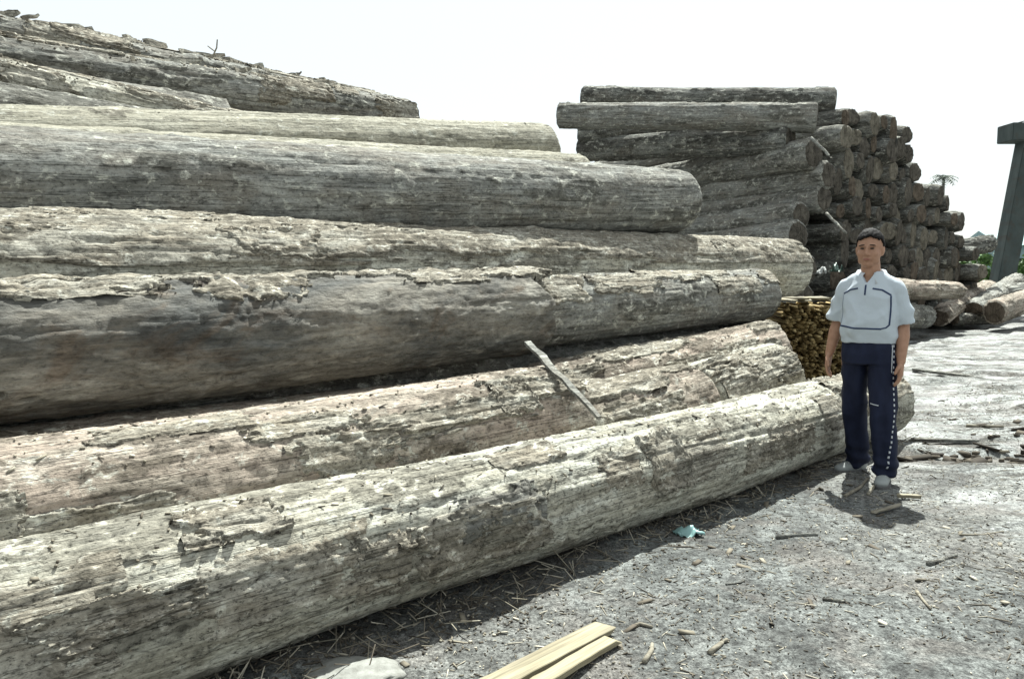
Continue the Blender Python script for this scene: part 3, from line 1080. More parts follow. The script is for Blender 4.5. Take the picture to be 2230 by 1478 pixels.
items, tone = [], []
for lg, cnt, lo, hi in ((LA, 500, 70, 165), (LB, 240, 70, 140), (LC, 60, 70, 140), (LD, 60, 70, 140), (LE, 120, 70, 140), (LF, 260, 75, 135), (LG, 420, 75, 140), (LJ2, 120, 60, 140),
                        (LJ1, 260, 50, 150), (LJ0, 300, 50, 150), (LI, 30, 80, 120)):
    x = rs.rand(cnt) * (lg.L - .2) + .1
    a = np.radians(rs.uniform(lo, hi, cnt))
    P, _ = lg.point(x, a, .004)
    for k in range(cnt):
        big = 1.7 if lg in (LJ1, LJ0) else 1.0
        s = (rs.exponential(.010) * big + .005, rs.uniform(.003, .012) * big, rs.uniform(.0015, .005) * big)
        M = lg.M @ Matrix.Translation(P[k]) @ Matrix.Rotation(a[k] - math.pi / 2, 4, 'X') @ Matrix.Rotation(rs.normal(0, .6), 4, 'Z') @ Matrix.Rotation(rs.normal(0, .2), 4, 'Y')
        items.append((M, s))
        tone.append(min(1, max(0, rs.normal(.55, .25))))
o = boxes('bark_crumbs', items, M_LIT, tone=tone)
tag(o, 'loose bark crumbs strewn on top of the near logs', 'bark crumbs', kind='stuff')

# bark slabs and clods churned up in the yard ruts
items, tone = [], []
yy = rs.uniform(6.0, 20, 15000)
xx = .36 * yy + rs.uniform(0, 6.5, 15000)
q = np.abs(vn(xx * .22, (yy + .45 * np.sin(xx * .9 + 1.0) + .5 * vn(xx * .5, yy * .3, xx * 0, 31)) * 1.35, xx * 0, 41))
ok = (xx > 2.5) & (xx * PN.x + yy * PN.y < 2.25) & ((q < .14) | (rs.rand(15000) < .06)) & (vn(xx * .7, yy * .9, xx * 0, 47) > -.35)
hz = ground_h(xx, yy)
for x, y, h_ in zip(xx[ok], yy[ok], hz[ok]):
    M = Matrix.Translation((x, y, h_ + .006)) @ Matrix.Rotation(rs.normal(0, .7), 4, 'Z') @ Matrix.Rotation(rs.normal(0, .12), 4, 'Y') @ Matrix.Rotation(rs.normal(0, .2), 4, 'X')
    ln = rs.exponential(.06) + .02
    items.append((M, (ln, ln * rs.uniform(.15, .5), rs.uniform(.008, .035))))
    tone.append(min(1, max(0, rs.normal(.22, .18))))
o = boxes('bark_debris', items, M_LIT, tone=tone)
tag(o, 'churned-up dark bark pieces along the ruts of the yard', 'bark debris', kind='stuff')

# dry straw and roots along the foot of the lowest log
items, tone = [], []
for k in range(900):
    t = rs.uniform(.0, 6.8)
    n = 2.9 - rs.uniform(.12, .52) * (1 if t > 2.6 else 1.1)
    p = pp(n, t, 0)
    ln = rs.uniform(.04, .17)
    p.z = gz(p.x, p.y) + rs.uniform(.004, .05) * (1 if t < 3 else .5)
    M = Matrix.Translation(p) @ Matrix.Rotation(rs.rand() * 6.28, 4, 'Z') @ Matrix.Rotation(rs.normal(0, .45), 4, 'Y')
    items.append((M, (ln, .0035, .003)))
    tone.append(rs.uniform(.2, 1))
o = boxes('dry_straw', items, M_LIT, tone=tone)
tag(o, 'dry straw and bark fibres along the foot of the lowest log', 'straw', kind='stuff')

# ------------------------------------------------------------------ gantry, far things
m = NT('gantry_paint')
n1 = m.noise((.8, .8, 3), 5, .65)
n2 = m.noise((3, 3, .5), 5, .65)
M_GAN = m.done(m.mix(m.ramp(n2, [(.5, 0.0), (.68, .6)]), m.ramp(n1, [(.3, (.034, .046, .045)), (.7, (.07, .086, .082))]), (.055, .042, .032)), .8, .25)
root = empty('gantry_frame', (0, 40, 0))
tag(root, 'dark slanting gantry leg with a flat head beam against the white sky', 'gantry')


def beam(name, a, b, w_, d_, parent, mat):
    a, b = Vector(a), Vector(b)
    X = (b - a).normalized()
    Y = Vector((0, 1, 0)).cross(X).normalized() if abs(X.y) < .9 else Vector((1, 0, 0)).cross(X).normalized()
    Z = X.cross(Y)
    L = (b - a).length
    bm = bmesh.new()
    bmesh.ops.create_cube(bm, size=1)
    for v in bm.verts:
        v.co = Vector(((v.co.x + .5) * L, v.co.y * w_, v.co.z * d_))
    bmesh.ops.bevel(bm, geom=bm.edges[:], offset=.03, segments=2, affect='EDGES')
    me = bpy.data.meshes.new(name)
    bm.to_mesh(me)
    bm.free()
    o = mesh_obj(name, me, mat, parent, smooth=False)
    M = Matrix((X, Y, Z)).transposed().to_4x4()
    M.translation = a
    o.matrix_parent_inverse = Matrix.Identity(4)
    o.matrix_local = parent.matrix_world.inverted() @ M if False else Matrix.Translation(-Vector(parent.location)) @ M
    return o


gb = at(2174, 651, 40)
gt = at(2240, 310, 40)
beam('leg', (gb.x, 40, -.05), (gt.x, 40, gt.z), .85, .8, root, M_GAN)
beam('leg', (gb.x + 6.2, 40, -.05), (gt.x + 4.2, 40, gt.z), 1.0, .9, root, M_GAN)
hb = at(2188, 296, 40)
beam('head_beam', (hb.x, 40, gt.z + .42), (hb.x + 7.5, 40, gt.z + .42), .84, 1.3, root, M_GAN)
cb = at(2200, 497, 40)
beam('cross_brace', (cb.x + .4, 40, cb.z), (cb.x + 5.9, 40, cb.z), .38, .4, root, M_GAN)
cable_pts = [Vector((hb.x + .25 + k * .8, 40, gt.z + .83 + .62 * (k / 8) ** .5)) for k in range(9)]
pole('cable', None, None, [p - Vector(root.location) for p in cable_pts], .028, .028, M_GAN, 6, root)

# low shed behind the gantry
m = NT('teal_sheet')
n1 = m.noise((6, 6, .5), 3, .5)
M_TEAL = m.done(m.ramp(n1, [(.3, (.16, .25, .26)), (.7, (.24, .34, .35))]), .6, .3)
m = NT('dark_opening')
M_DARK = m.done((.03, .035, .035), .8, .2)
sh0 = at(2180, 600, 70)
root = empty('shed', (sh0.x, 70, 0))
tag(root, 'low teal sheet-metal shed far behind the gantry', 'shed')


def lbox(name, lo, hi, mat, parent):
    bm = bmesh.new()
    bmesh.ops.create_cube(bm, size=1)
    for v in bm.verts:
        v.co = Vector([(lo[i] + hi[i]) / 2 + v.co[i] * (hi[i] - lo[i]) for i in range(3)])
    me = bpy.data.meshes.new(name)
    bm.to_mesh(me)
    bm.free()
    return mesh_obj(name, me, mat, parent, smooth=False)


lbox('wall', (0, 0, 0), (16, 6, 3.6), M_TEAL, root)
bm = bmesh.new()
vs = [bm.verts.new(p) for p in ((-.4, -.5, 3.6), (16.4, -.5, 3.6), (16.4, 3, 5.0), (-.4, 3, 5.0), (-.4, 6.5, 3.6), (16.4, 6.5, 3.6))]
for f in ((0, 1, 2, 3), (3, 2, 5, 4), (0, 3, 4), (1, 5, 2), (0, 4, 5, 1)):
    bm.faces.new([vs[i] for i in f])
bmesh.ops.recalc_face_normals(bm, faces=bm.faces)
me = bpy.data.meshes.new('roof')
bm.to_mesh(me)
bm.free()
mesh_obj('roof', me, M_TEAL, root, smooth=False)
lbox('window', (1.0, -.03, 1.3), (2.4, .0, 2.5), M_DARK, root)
lbox('window', (4.0, -.03, 1.3), (5.4, .0, 2.5), M_DARK, root)
lbox('rail', (-.2, -.12, .95), (16.2, -.04, 1.12), M_WPL, root)

# foliage
def leaf_mat(name, a, b):
    m = NT(name)
    c = m.ramp(m.attr('tone'), [(0, a), (1, b)])
    m.b.inputs['Subsurface Weight'].default_value = 0
    return m.done(c, .6, .3)


M_LEAF = leaf_mat('bush_leaf', (.035, .075, .02), (.12, .22, .06))
M_LEAFD = leaf_mat('palm_leaf', (.03, .055, .035), (.06, .10, .06))


def leaves(name, pts, size, mat, parent, seed, aspect=.5):
    r_ = np.random.RandomState(seed)
    n = len(pts)
    d = r_.normal(size=(n, 3))
    d /= np.linalg.norm(d, axis=1)[:, None]
    e = np.cross(d, r_.normal(size=(n, 3)))
    e /= np.linalg.norm(e, axis=1)[:, None]
    s = size * r_.uniform(.6, 1.3, n)[:, None]
    P = np.asarray(pts)
    V = np.stack([P - d * s, P + e * s * aspect, P + d * s, P - e * s * aspect], 1).reshape(-1, 3)
    F = np.arange(4 * n).reshape(n, 4)
    me = from_np(name, V, F, {'tone': np.repeat(r_.rand(n), 4)})
    return mesh_obj(name, me, mat, parent, smooth=False)


def bush(label, loc, rx, rz, seed, group):
    root = empty('bush', loc)
    tag(root, label, 'bush', group)
    r_ = np.random.RandomState(seed)
    pts = []
    for k in range(16):
        c_ = np.array([r_.normal(0, rx * .45), r_.normal(0, rx * .4), abs(r_.normal(rz * .5, rz * .28))])
        q = r_.normal(size=(70, 3))
        q /= np.linalg.norm(q, axis=1)[:, None]
        pts.append(c_ + q * rx * .3 * r_.uniform(.5, 1.1, (70, 1)))
    pts = np.concatenate(pts)
    pts[:, 2] = np.maximum(pts[:, 2], .05)
    leaves('foliage', pts, .14, M_LEAF, root, seed)
    for k in range(4):
        pole('stem', None, None, [(0, 0, -.03), (r_.normal(0, .2), r_.normal(0, .2), rz * .4), (r_.normal(0, .4), r_.normal(0, .4), rz * .9)], .05, .015, W_FAR, 6, root)
    return root


for k, (u, y, rx, rz, txt) in enumerate(((2138, 44, 1.0, 2.3, 'bright green bush between the tall stack and the gantry leg'), (2118, 47, .8, 1.8, 'small green bush at the far end of the tall stack'),
                                         (2212, 52, 1.2, 2.0, 'green bush at the foot of the teal shed'), (2260, 50, 1.4, 2.4, 'larger green bush in front of the teal shed, beyond the gantry leg'),
                                         (2165, 60, 1.8, 3.0, 'far green bush behind the gantry leg'))):
    p = at(u, HOR, y)
    bush(txt, (p.x, y, 0), rx, rz, 80 + k, 'bushes behind the yard')

# palm far behind the stack
pb = at(2046, HOR, 62)
root = empty('palm_tree', (pb.x, 62, 0))
tag(root, 'small dark palm crown showing above the tall stack', 'palm tree')
ph = at(2046, 386, 62).z
pole('trunk', None, None, [(.3, 0, -.05), (.2, 0, ph * .4), (0, 0, ph * .8), (0, 0, ph)], .16, .09, W_FAR, 10, root)
r_ = random.Random(3)
for k in range(24):
    az = k / 24 * 6.283 + r_.uniform(-.2, .2)
    el = r_.uniform(-.1, .7)
    ln = r_.uniform(.75, 1.15)
    pts, V, F, T = [], [], [], []
    for s in range(9):
        q = s / 8
        pts.append(Vector((math.cos(az) * ln * q * math.cos(el), math.sin(az) * ln * q * math.cos(el), ph + ln * q * math.sin(el) - .55 * ln * q * q)))
    side = Vector((-math.sin(az), math.cos(az), 0))
    for s in range(8):
        p0, p1 = pts[s], pts[s + 1]
        for sg in (-1, 1):
            b_ = len(V)
            tip = p1 + side * sg *   .42 * math.sin(math.pi * (s + .8) / 9.5) + Vector((0, 0, -.1))
            V += [tuple(p0), tuple(p0.lerp(p1, .7)), tuple(tip), tuple(p0 + Vector((0, 0, -.015)))]
            F.append((b_, b_ + 1, b_ + 2, b_ + 3))
            T += [r_.random()] * 4
    me = from_np('frond', np.array(V), np.array(F), {'tone': T})
    mesh_obj('frond', me, M_LEAFD, root, smooth=False)

# ------------------------------------------------------------------ the man
m = NT('skin')
n1 = m.noise((30, 30, 30), 4, .5)
M_SKIN = m.done(m.ramp(n1, [(.3, (.30, .165, .105)), (.7, (.37, .215, .145))]), .55, .3)
m = NT('hair')
n1 = m.noise((90, 90, 30), 4, .6)
m.bump(n1, .6, .004)
M_HAIR = m.done((.012, .011, .011), .8, .15)
m = NT('polo_cloth')
n1 = m.noise((220, 220, 220), 3, .6)
n2 = m.noise((9, 9, 5), 4, .6)
m.bump(m.math('ADD', m.math('MULTIPLY', n1, .25), n2), .7, .012)
M_POLO = m.done((.46, .515, .56), .9, .1)
m = NT('navy_cloth')
n2 = m.noise((16, 16, 4), 4, .6)
m.bump(n2, .5, .008)
M_NAVY = m.done(m.ramp(n2, [(.3, (.008, .011, .026)), (.7, (.014, .019, .042))]), .8, .2)
M_STRIPE = NT('navy_stripe').done((.035, .05, .10), .85, .1)
M_FAINT = NT('grey_seam').done((.25, .29, .34), .85, .1)
M_WHITE = NT('white_trim').done((.50, .53, .56), .8, .1)
M_SHOE = NT('shoe_leather').done((.26, .28, .275), .6, .3)
M_SOLE = NT('shoe_sole').done((.12, .12, .12), .8, .2)
M_EYE = NT('eye_dark').done((.02, .015, .012), .3, .5)
M_LIP = NT('lip').done((.27, .11, .085), .5, .3)


def bm_ell(bm, c, r, rot=None, seg=20):
    q = bmesh.ops.create_uvsphere(bm, u_segments=seg, v_segments=seg // 2 + 2, radius=1)
    M = Matrix.Translation(c) @ (rot.to_matrix().to_4x4() if rot else Matrix.Identity(4)) @ Matrix.Diagonal((*r, 1))
    bmesh.ops.transform(bm, matrix=M, verts=q['verts'])


def bm_cap(bm, p0, r0, p1, r1, seg=16):
    p0, p1 = Vector(p0), Vector(p1)
    d = p1 - p0
    q = bmesh.ops.create_cone(bm, cap_ends=True, segments=seg, radius1=r0, radius2=r1, depth=d.length)
    M = Matrix.Translation((p0 + p1) / 2) @ d.to_track_quat('Z', 'Y').to_matrix().to_4x4()
    bmesh.ops.transform(bm, matrix=M, verts=q['verts'])
    bm_ell(bm, p0, (r0,) * 3, seg=seg)
    bm_ell(bm, p1, (r1,) * 3, seg=seg)


def bm_chain(bm, pts):
    for (p0, r0), (p1, r1) in zip(pts[:-1], pts[1:]):
        bm_cap(bm, p0, r0, p1, r1)


def bm_loft(bm, rings, n=28):
    """rings: (centre, rx, ry) stacked along Z, closed"""
    rows = []
    for c, rx, ry in rings:
        rows.append([bm.verts.new((c[0] + rx * math.copysign(abs(math.cos(a)) ** .85, math.cos(a)), c[1] + ry * math.copysign(abs(math.sin(a)) ** .85, math.sin(a)), c[2]))
                     for a in (2 * math.pi * k / n for k in range(n))])
    for k in range(len(rows) - 1):
        for a in range(n):
            bm.faces.new((rows[k][a], rows[k][(a + 1) % n], rows[k + 1][(a + 1) % n], rows[k + 1][a]))
    bm.faces.new(rows[0][::-1])
    bm.faces.new(rows[-1])


def remesh(name, bm, voxel, smooth, mat, parent, fold=None):
    me = bpy.data.meshes.new(name + '_raw')
    bm.to_mesh(me)
    bm.free()
    o = bpy.data.objects.new(name + '_raw', me)
    col.objects.link(o)
    md = o.modifiers.new('r', 'REMESH')
    md.mode = 'VOXEL'
    md.voxel_size = voxel
    md.adaptivity = 0
    s = o.modifiers.new('s', 'SMOOTH')
    s.factor = .5
    s.iterations = smooth
    dg = bpy.context.evaluated_depsgraph_get()
    nm = bpy.data.meshes.new_from_object(o.evaluated_get(dg))
    bpy.data.objects.remove(o)
    nm.name = name
    if fold:
        n = len(nm.vertices)
        co = np.empty(n * 3, np.float32)
        no = np.empty(n * 3, np.float32)
        nm.vertices.foreach_get('co', co)
        nm.vertices.foreach_get('normal', no)
        co, no = co.reshape(-1, 3).astype(float), no.reshape(-1, 3).astype(float)
        co = co + no * fold(co)[:, None]
        nm.vertices.foreach_set('co', co.astype(np.float32).ravel())
        nm.update()
    nm.materials.clear()
    nm.materials.append(mat)
    return mesh_obj(name, nm, mat, parent)


MX, MY = 2.36, 5.30
dirc = math.atan2(-MY, -MX)                              # towards the camera
man = empty('person', (MX, MY, 0), dirc + math.pi / 2 - R(11))
man.location.z = gz(MX, MY) - .004
tag(man, 'man in white striped polo and navy track trousers standing by the lowest log', 'person')

SHL, SHR = Vector((.150, .0, 1.300)), Vector((-.150, .0, 1.312))
ELL, ELR = Vector((.200, .040, 1.050)), Vector((-.205, .050, 1.065))
WRL, WRR = Vector((.208, -.040, .822)), Vector((-.250, .02, .845))
HIPL, HIPR = Vector((.092, 0, .86)), Vector((-.088, .015, .86))
KNL, KNR = Vector((.112, -.05, .47)), Vector((-.10, .09, .47))
ANL, ANR = Vector((.128, .0, .085)), Vector((-.09, .235, .085))
HC = Vector((-.01, -.012, 1.545))                        # head centre

# body: one continuous skin
bm = bmesh.new()
bm_loft(bm, [((0, 0, .80), .12, .09), ((0, 0, .90), .155, .105), ((0, .0, 1.02), .145, .10), ((0, 0, 1.15), .140, .100), ((0, .004, 1.25), .135, .090), ((0, .01, 1.33), .095, .066), ((0, .01, 1.375), .055, .05)])
bm_chain(bm, [((0, .012, 1.34), .062), ((-.004, .0, 1.44), .059), ((-.006, -.002, 1.50), .056)])
for hp, kn, an in ((HIPL, KNL, ANL), (HIPR, KNR, ANR)):
    bm_chain(bm, [(hp, .085), (kn, .055), (kn.lerp(an, .35), .056), (an, .038)])
for sg, sh_, el, wr in ((1, SHL, ELL, WRL), (-1, SHR, ELR, WRR)):
    bm_chain(bm, [(sh_ + Vector((-sg * .012, 0, -.022)), .040), (sh_.lerp(el, .5), .041), (el, .038), (el.lerp(wr, .3), .043), (wr, .027)])
    # hand hanging down, palm turned to the thigh, fingers relaxed
    d = (wr - el).normalized()
    d = (d * .35 + Vector((0, -.12, -1))).normalized()
    pal = wr + d * .05
    inn = Vector((-sg, 0, 0))
    fwd = Vector((0, -1, 0)) - d * d.dot(Vector((0, -1, 0)))
    fwd.normalize()
    for q in (-1, 0, 1):
        bm_cap(bm, wr + d * .012 + fwd * q * .014, .019, wr + d * .085 + fwd * q * .025, .0155)
    for q, ln in ((-1.5, .052), (-.5, .068), (.5, .074), (1.5, .066)):
        b0 = wr + d * .088 + fwd * q * .0205
        p1 = b0 + (d + inn * .16).normalized() * ln * .5
        p2 = p1 + (d + inn * .55).normalized() * ln * .3
        p3 = p2 + (d + inn * .95).normalized() * ln * .25
        bm_chain(bm, [(b0, .0098), (p1, .0092), (p2, .0086), (p3, .0075)])
    t0 = wr + d * .03 + fwd * .03
    t1 = t0 + (d * .6 + fwd * .75 + inn * .25).normalized() * .04
    t2 = t1 + (d * .95 + fwd * .25 + inn * .3).normalized() * .032
    bm_chain(bm, [(t0, .0155), (t1, .0115), (t2, .0088)])
# head
bm_ell(bm, HC + Vector((0, .012, .025)), (.080, .097, .090), seg=28)
bm_ell(bm, HC + Vector((0, -.022, -.030)), (.071, .067, .084), seg=28)
bm_ell(bm, HC + Vector((0, -.048, -.094)), (.036, .032, .026))
for sg in (-1, 1):
    bm_ell(bm, HC + Vector((sg * .040, -.056, -.030)), (.026, .024, .024))
    bm_ell(bm, HC + Vector((sg * .030, -.078, .022)), (.030, .013, .010))
    bm_ell(bm, HC + Vector((sg * .077, .010, -.012)), (.012, .022, .034), Quaternion((0, 1, 0), sg * .15))
    bm_ell(bm, HC + Vector((sg * .045, -.02, -.075)), (.022, .03, .022))
    bm_ell(bm, HC + Vector((sg * .012, -.098, -.037)), (.010, .011, .008))
bm_cap(bm, HC + Vector((0, -.084, .012)), .009, HC + Vector((0, -.106, -.030)), .012)
bm_ell(bm, HC + Vector((0, -.084, -.062)), (.026, .010, .014))
body = remesh('body', bm, .0046, 3, M_SKIN, man)

for sg in (-1, 1):
    bm = bmesh.new()
    bm_ell(bm, HC + Vector((sg * .031, -.0835, .004)), (.0135, .006, .0048))
    me = bpy.data.meshes.new('eye'); bm.to_mesh(me); bm.free()
    mesh_obj('eye', me, M_EYE, man)
    bm = bmesh.new()
    bm_ell(bm, HC + Vector((sg * .033, -.0885, .025)), (.019, .006, .0042), Quaternion((0, 1, 0), sg * .12))
    me = bpy.data.meshes.new('eyebrow'); bm.to_mesh(me); bm.free()
    mesh_obj('eyebrow', me, M_HAIR, man)
bm = bmesh.new()
bm_ell(bm, HC + Vector((0, -.0915, -.0655)), (.022, .005, .0055))
me = bpy.data.meshes.new('mouth'); bm.to_mesh(me); bm.free()
mesh_obj('mouth', me, M_LIP, man)

# hair: short, black, brushed to one side
bm = bmesh.new()
bmesh.ops.create_icosphere(bm, subdivisions=5, radius=1)
kill = []
for v in bm.verts:
    c_ = v.co.copy()
    f = float(fbm(np.array([c_.x * 16 + c_.y * 3]), np.array([c_.y * 5]), np.array([c_.z * 9]), 5, 3)[0])
    lo = .40 + .10 * math.sin(c_.x * 4 + 1) if c_.y < -.45 else (.40 - (c_.y + .45) * 1.5)
    lo = max(lo, -.62)
    if c_.z < lo + .09 * f:
        kill.append(v)
    g_ = 1 + .040 * f + .06 * max(0, c_.z) * (1 if c_.y < .2 else .6)
    v.co = HC + Vector((0, .012, .025)) + Vector((c_.x * .087 * g_, c_.y * .107 * g_, c_.z * .108 * g_))
bmesh.ops.delete(bm, geom=kill, context='VERTS')
me = bpy.data.meshes.new('hair'); bm.to_mesh(me); bm.free()
o = mesh_obj('hair', me, M_HAIR, man)
sm = o.modifiers.new('thickness', 'SOLIDIFY')
sm.thickness = .014
sm.offset = -1

# polo shirt
bm = bmesh.new()
bm_loft(bm, [((.0, .0, .935), .168, .130), ((.0, .0, .960), .172, .136), ((0, -.006, 1.02), .182, .150), ((0, -.006, 1.10), .178, .145), ((0, 0, 1.20), .168, .132),
             ((0, .004, 1.28), .164, .116), ((0, .008, 1.330), .142, .096), ((0, .010, 1.368), .108, .078), ((0, .008, 1.390), .074, .066)])
for sg, sh_, el in ((1, SHL, ELL), (-1, SHR, ELR)):
    e2 = sh_.lerp(el, .96)
    bm_chain(bm, [(sh_ + Vector((-sg * .05, .004, -.002)), .072), (sh_ + Vector((sg * .0, 0, -.014)), .060), (sh_.lerp(el, .55) + Vector((sg * .004, 0, 0)), .057)])
    d = (e2 - sh_).normalized()
    q = bmesh.ops.create_cone(bm, cap_ends=True, segments=22, radius1=.057, radius2=.067, depth=(e2 - sh_).length * .62)
    mid = sh_.lerp(e2, .69) + Vector((sg * .006, 0, 0))
    bmesh.ops.transform(bm, matrix=Matrix.Translation(mid) @ d.to_track_quat('Z', 'Y').to_matrix().to_4x4(), verts=q['verts'])


def fold_shirt(co):
    x, y, z = co[:, 0], co[:, 1], co[:, 2]
    f = .004 * fbm(x * 11 + z * 6, y * 9, z * 8 - x * 5, 301, 3) + (.008 * (1 - np.abs(vn(x * 7 - z * 9, y * 5, z * 5 + x * 4, 305)) * 2.6) + .003 * (1 - np.abs(vn(x * 14 + z * 9, y * 7, z * 7 - x * 6, 306)) * 2.6)) * sstep(.945, 1.0, z)
    f = f + .007 * np.sin(x * 42 + 6 * vn(x * 6, y * 6, z * 5, 302)) * sstep(1.10, 1.03, z) * sstep(.95, 1.0, z) + .004 * fbm(x * 5 + z * 9, y * 5, z * 4 - x * 9, 309, 2)
    vee = sstep(.0, .012, (z - 1.318) * .62 - np.abs(x + .008)) * (y < -.01)
    return f * (1 - vee) - .045 * vee + .004 * np.sin(z * 60 + x * 30) * sstep(.17, .24, np.abs(x))


shirt = remesh('polo_shirt', bm, .0075, 4, M_POLO, man, fold_shirt)

# collar
bm = bmesh.new()
n = 40
rows = []
for k in range(n + 1):
    a = R(-68) + R(316) * k / n                           # open at the front (-y)
    a2 = a - R(0)
    ca, sa = math.cos(a2), math.sin(a2)
    front = max(0, -sa)
    up = Vector((.066 * ca, .012 + .060 * sa, 1.412 - .022 * front))
    lowr = .092 + .018 * front
    dn = Vector((lowr * ca * 1.12, .010 + lowr * sa * 1.02, 1.368 - .052 * front))
    rows.append([bm.verts.new(up + Vector((0, 0, -.002))), bm.verts.new(up.lerp(dn, .25) + Vector((ca, sa, .6)) * .008), bm.verts.new(dn)])
for k in range(n):
    for q in range(2):
        bm.faces.new((rows[k][q], rows[k + 1][q], rows[k + 1][q + 1], rows[k][q + 1]))
me = bpy.data.meshes.new('collar'); bm.to_mesh(me); bm.free()
o = mesh_obj('collar', me, M_WHITE, man)
sm = o.modifiers.new('thickness', 'SOLIDIFY')
sm.thickness = .006

# trousers
bm = bmesh.new()
bm_loft(bm, [((0, 0, .80), .164, .122), ((0, 0, .86), .170, .126), ((0, 0, .93), .166, .118), ((0, 0, .965), .158, .112)])
for hp, kn, an in ((HIPL, KNL, ANL), (HIPR, KNR, ANR)):
    bm_chain(bm, [(hp + Vector((0, 0, -.02)), .088), (hp.lerp(kn, .45), .086), (kn, .075), (kn.lerp(an, .5), .073)])
    q = bmesh.ops.create_cone(bm, cap_ends=True, segments=24, radius1=.073, radius2=.075, depth=(an - kn).length * .58)
    d = (an - kn).normalized()
    bmesh.ops.transform(bm, matrix=Matrix.Translation(kn.lerp(an, .74)) @ d.to_track_quat('Z', 'Y').to_matrix().to_4x4(), verts=q['verts'])


def fold_pants(co):
    x, y, z = co[:, 0], co[:, 1], co[:, 2]
    f = .008 * np.sin(x * 60 + 5 * vn(x * 3, y * 3, z * 2.5, 311)) * sstep(.95, .5, z) + .007 * (1 - np.abs(vn(x * 7 + z * 5, y * 7, z * 9 - x * 6, 315)) * 2) * sstep(.2, .8, np.abs(z - .47) * 0 + .9)
    f = f + .007 * fbm(x * 7, y * 7, z * 4, 312, 3)
    return f + .008 * np.sin(z * 75 + x * 20) * sstep(.28, .10, z)


pants = remesh('track_trousers', bm, .0075, 4, M_NAVY, man, fold_pants)


def bvh_of(o):
    me = o.data
    return BVHTree.FromPolygons([v.co.copy() for v in me.vertices], [tuple(p.vertices) for p in me.polygons])


BS, BP = bvh_of(shirt), bvh_of(pants)


def trim(name, path, wd, bvh, dirv, mat, parent, n=40, lift=.0025):
    """a band laid on cloth: path of local points cast along dirv onto the cloth"""
    pts = [Vector(p) for p in path]
    seg = []
    for k in range(n + 1):
        q = k / n * (len(pts) - 1)
        i = min(int(q), len(pts) - 2)
        seg.append(pts[i].lerp(pts[i + 1], q - i))
    dirv = Vector(dirv).normalized()
    bm = bmesh.new()
    rows = []
    for k, p in enumerate(seg):
        t = (seg[min(k + 1, n)] - seg[max(0, k - 1)]).normalized()
        s = t.cross(dirv).normalized()
        row = []
        for e in (-.5, 0, .5):
            o_ = p + s * wd * e - dirv * 1.0
            hit = bvh.ray_cast(o_, dirv)
            if hit[0] is None:
                row = None
                break
            row.append(bm.verts.new(hit[0] - dirv * lift))
        rows.append(row)
    for a, b in zip(rows[:-1], rows[1:]):
        if a and b and (a[1].co - b[1].co).length < .06:
            for q in (0, 1):
                bm.faces.new((a[q], a[q + 1], b[q + 1], b[q]))
    bmesh.ops.recalc_face_normals(bm, faces=bm.faces)
    me = bpy.data.meshes.new(name)
    bm.to_mesh(me)
    bm.free()
    o = mesh_obj(name, me, mat, parent)
    sm = o.modifiers.new('thickness', 'SOLIDIFY')
    sm.thickness = .002
    sm.offset = 0
    return o


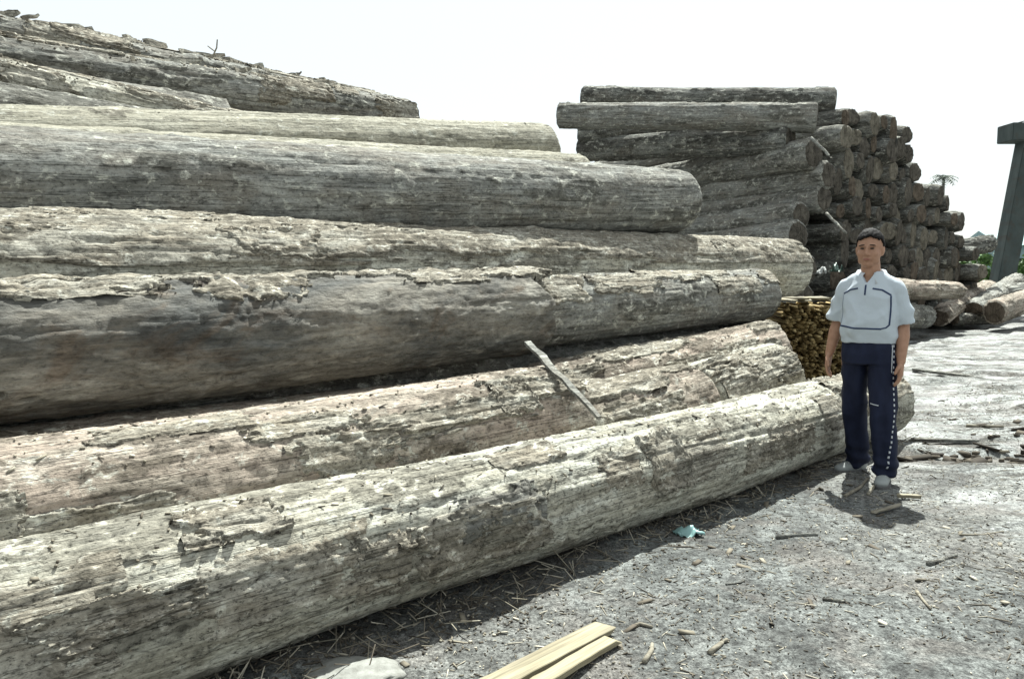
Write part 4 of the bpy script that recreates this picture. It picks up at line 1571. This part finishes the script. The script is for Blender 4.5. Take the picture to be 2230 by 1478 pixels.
FR = (0, 1, 0)
trim('chest_stripe', [(-.150, 0, 1.255), (-.10, 0, 1.283), (-.055, 0, 1.292)], .009, BS, FR, M_STRIPE, shirt)
trim('chest_stripe', [(.035, 0, 1.292), (.09, 0, 1.283), (.142, 0, 1.250)], .009, BS, FR, M_STRIPE, shirt)
trim('side_stripe', [(.142, 0, 1.246), (.146, 0, 1.15), (.142, 0, 1.06), (.125, 0, 1.042), (.10, 0, 1.036)], .008, BS, FR, M_STRIPE, shirt)
trim('side_stripe', [(-.148, 0, 1.25), (-.150, 0, 1.15), (-.152, 0, 1.06)], .004, BS, FR, M_FAINT, shirt)
trim('belly_stripe', [(-.160, 0, 1.048), (-.05, 0, 1.034), (.10, 0, 1.034)], .010, BS, FR, M_STRIPE, shirt)
trim('zip_placket', [(-.008, 0, 1.315), (-.008, 0, 1.25)], .010, BS, FR, M_STRIPE, shirt)
sdir = (-.62, .78, 0)
for k in range(24):                                       # dotted white stripe down his left trouser leg
    z = .93 - k * .0345
    f = k / 23
    x = .168 + (.035 if z > .6 else .035 - (.6 - z) * .05)
    trim('stripe_dash', [(x - .035, -.06, z), (x - .035, -.06, z - .016)], .009, BP, sdir, M_WHITE, pants, n=3)
trim('stripe_line', [(.150, -.06, .93), (.150, -.06, .75)], .006, BP, sdir, M_WHITE, pants)
trim('knee_mark', [(.045, 0, .545), (.10, 0, .538)], .006, BP, FR, M_WHITE, pants, n=10)

# shoes
for an, yaw in ((ANL, R(2)), (ANR, R(-42))):
    root = empty('shoe', (an.x, an.y, 0), yaw)
    root.parent = man
    bm = bmesh.new()
    bm_ell(bm, (0, .02, .052), (.044, .055, .045))
    bm_ell(bm, (0, -.06, .042), (.046, .09, .038))
    bm_ell(bm, (0, -.12, .034), (.046, .055, .030))
    bm_cap(bm, (0, .01, .07), .042, (0, .005, .10), .040)
    up = remesh('upper', bm, .005, 4, M_SHOE, root)
    bm = bmesh.new()
    rows = []
    for zz, s in ((.0, .97), (.018, 1.0), (.024, .98)):
        rows.append([bm.verts.new((.053 * s * math.cos(a) * (1 - .12 * math.cos(2 * a)), -.052 + .130 * s * math.sin(a), zz)) for a in (2 * math.pi * k / 32 for k in range(32))])
    for k in range(2):
        for a in range(32):
            bm.faces.new((rows[k][a], rows[k][(a + 1) % 32], rows[k + 1][(a + 1) % 32], rows[k + 1][a]))
    bm.faces.new(rows[0][::-1])
    bm.faces.new(rows[-1])
    me = bpy.data.meshes.new('sole'); bm.to_mesh(me); bm.free()
    mesh_obj('sole', me, M_SOLE, root, smooth=False)
    for q in range(4):
        bm = bmesh.new()
        bm_cap(bm, (-.02, -.045 - q * .018, .083 - q * .005), .0035, (.02, -.045 - q * .018, .083 - q * .005), .0035, 8)
        me = bpy.data.meshes.new('lace'); bm.to_mesh(me); bm.free()
        mesh_obj('lace', me, M_WHITE, root)
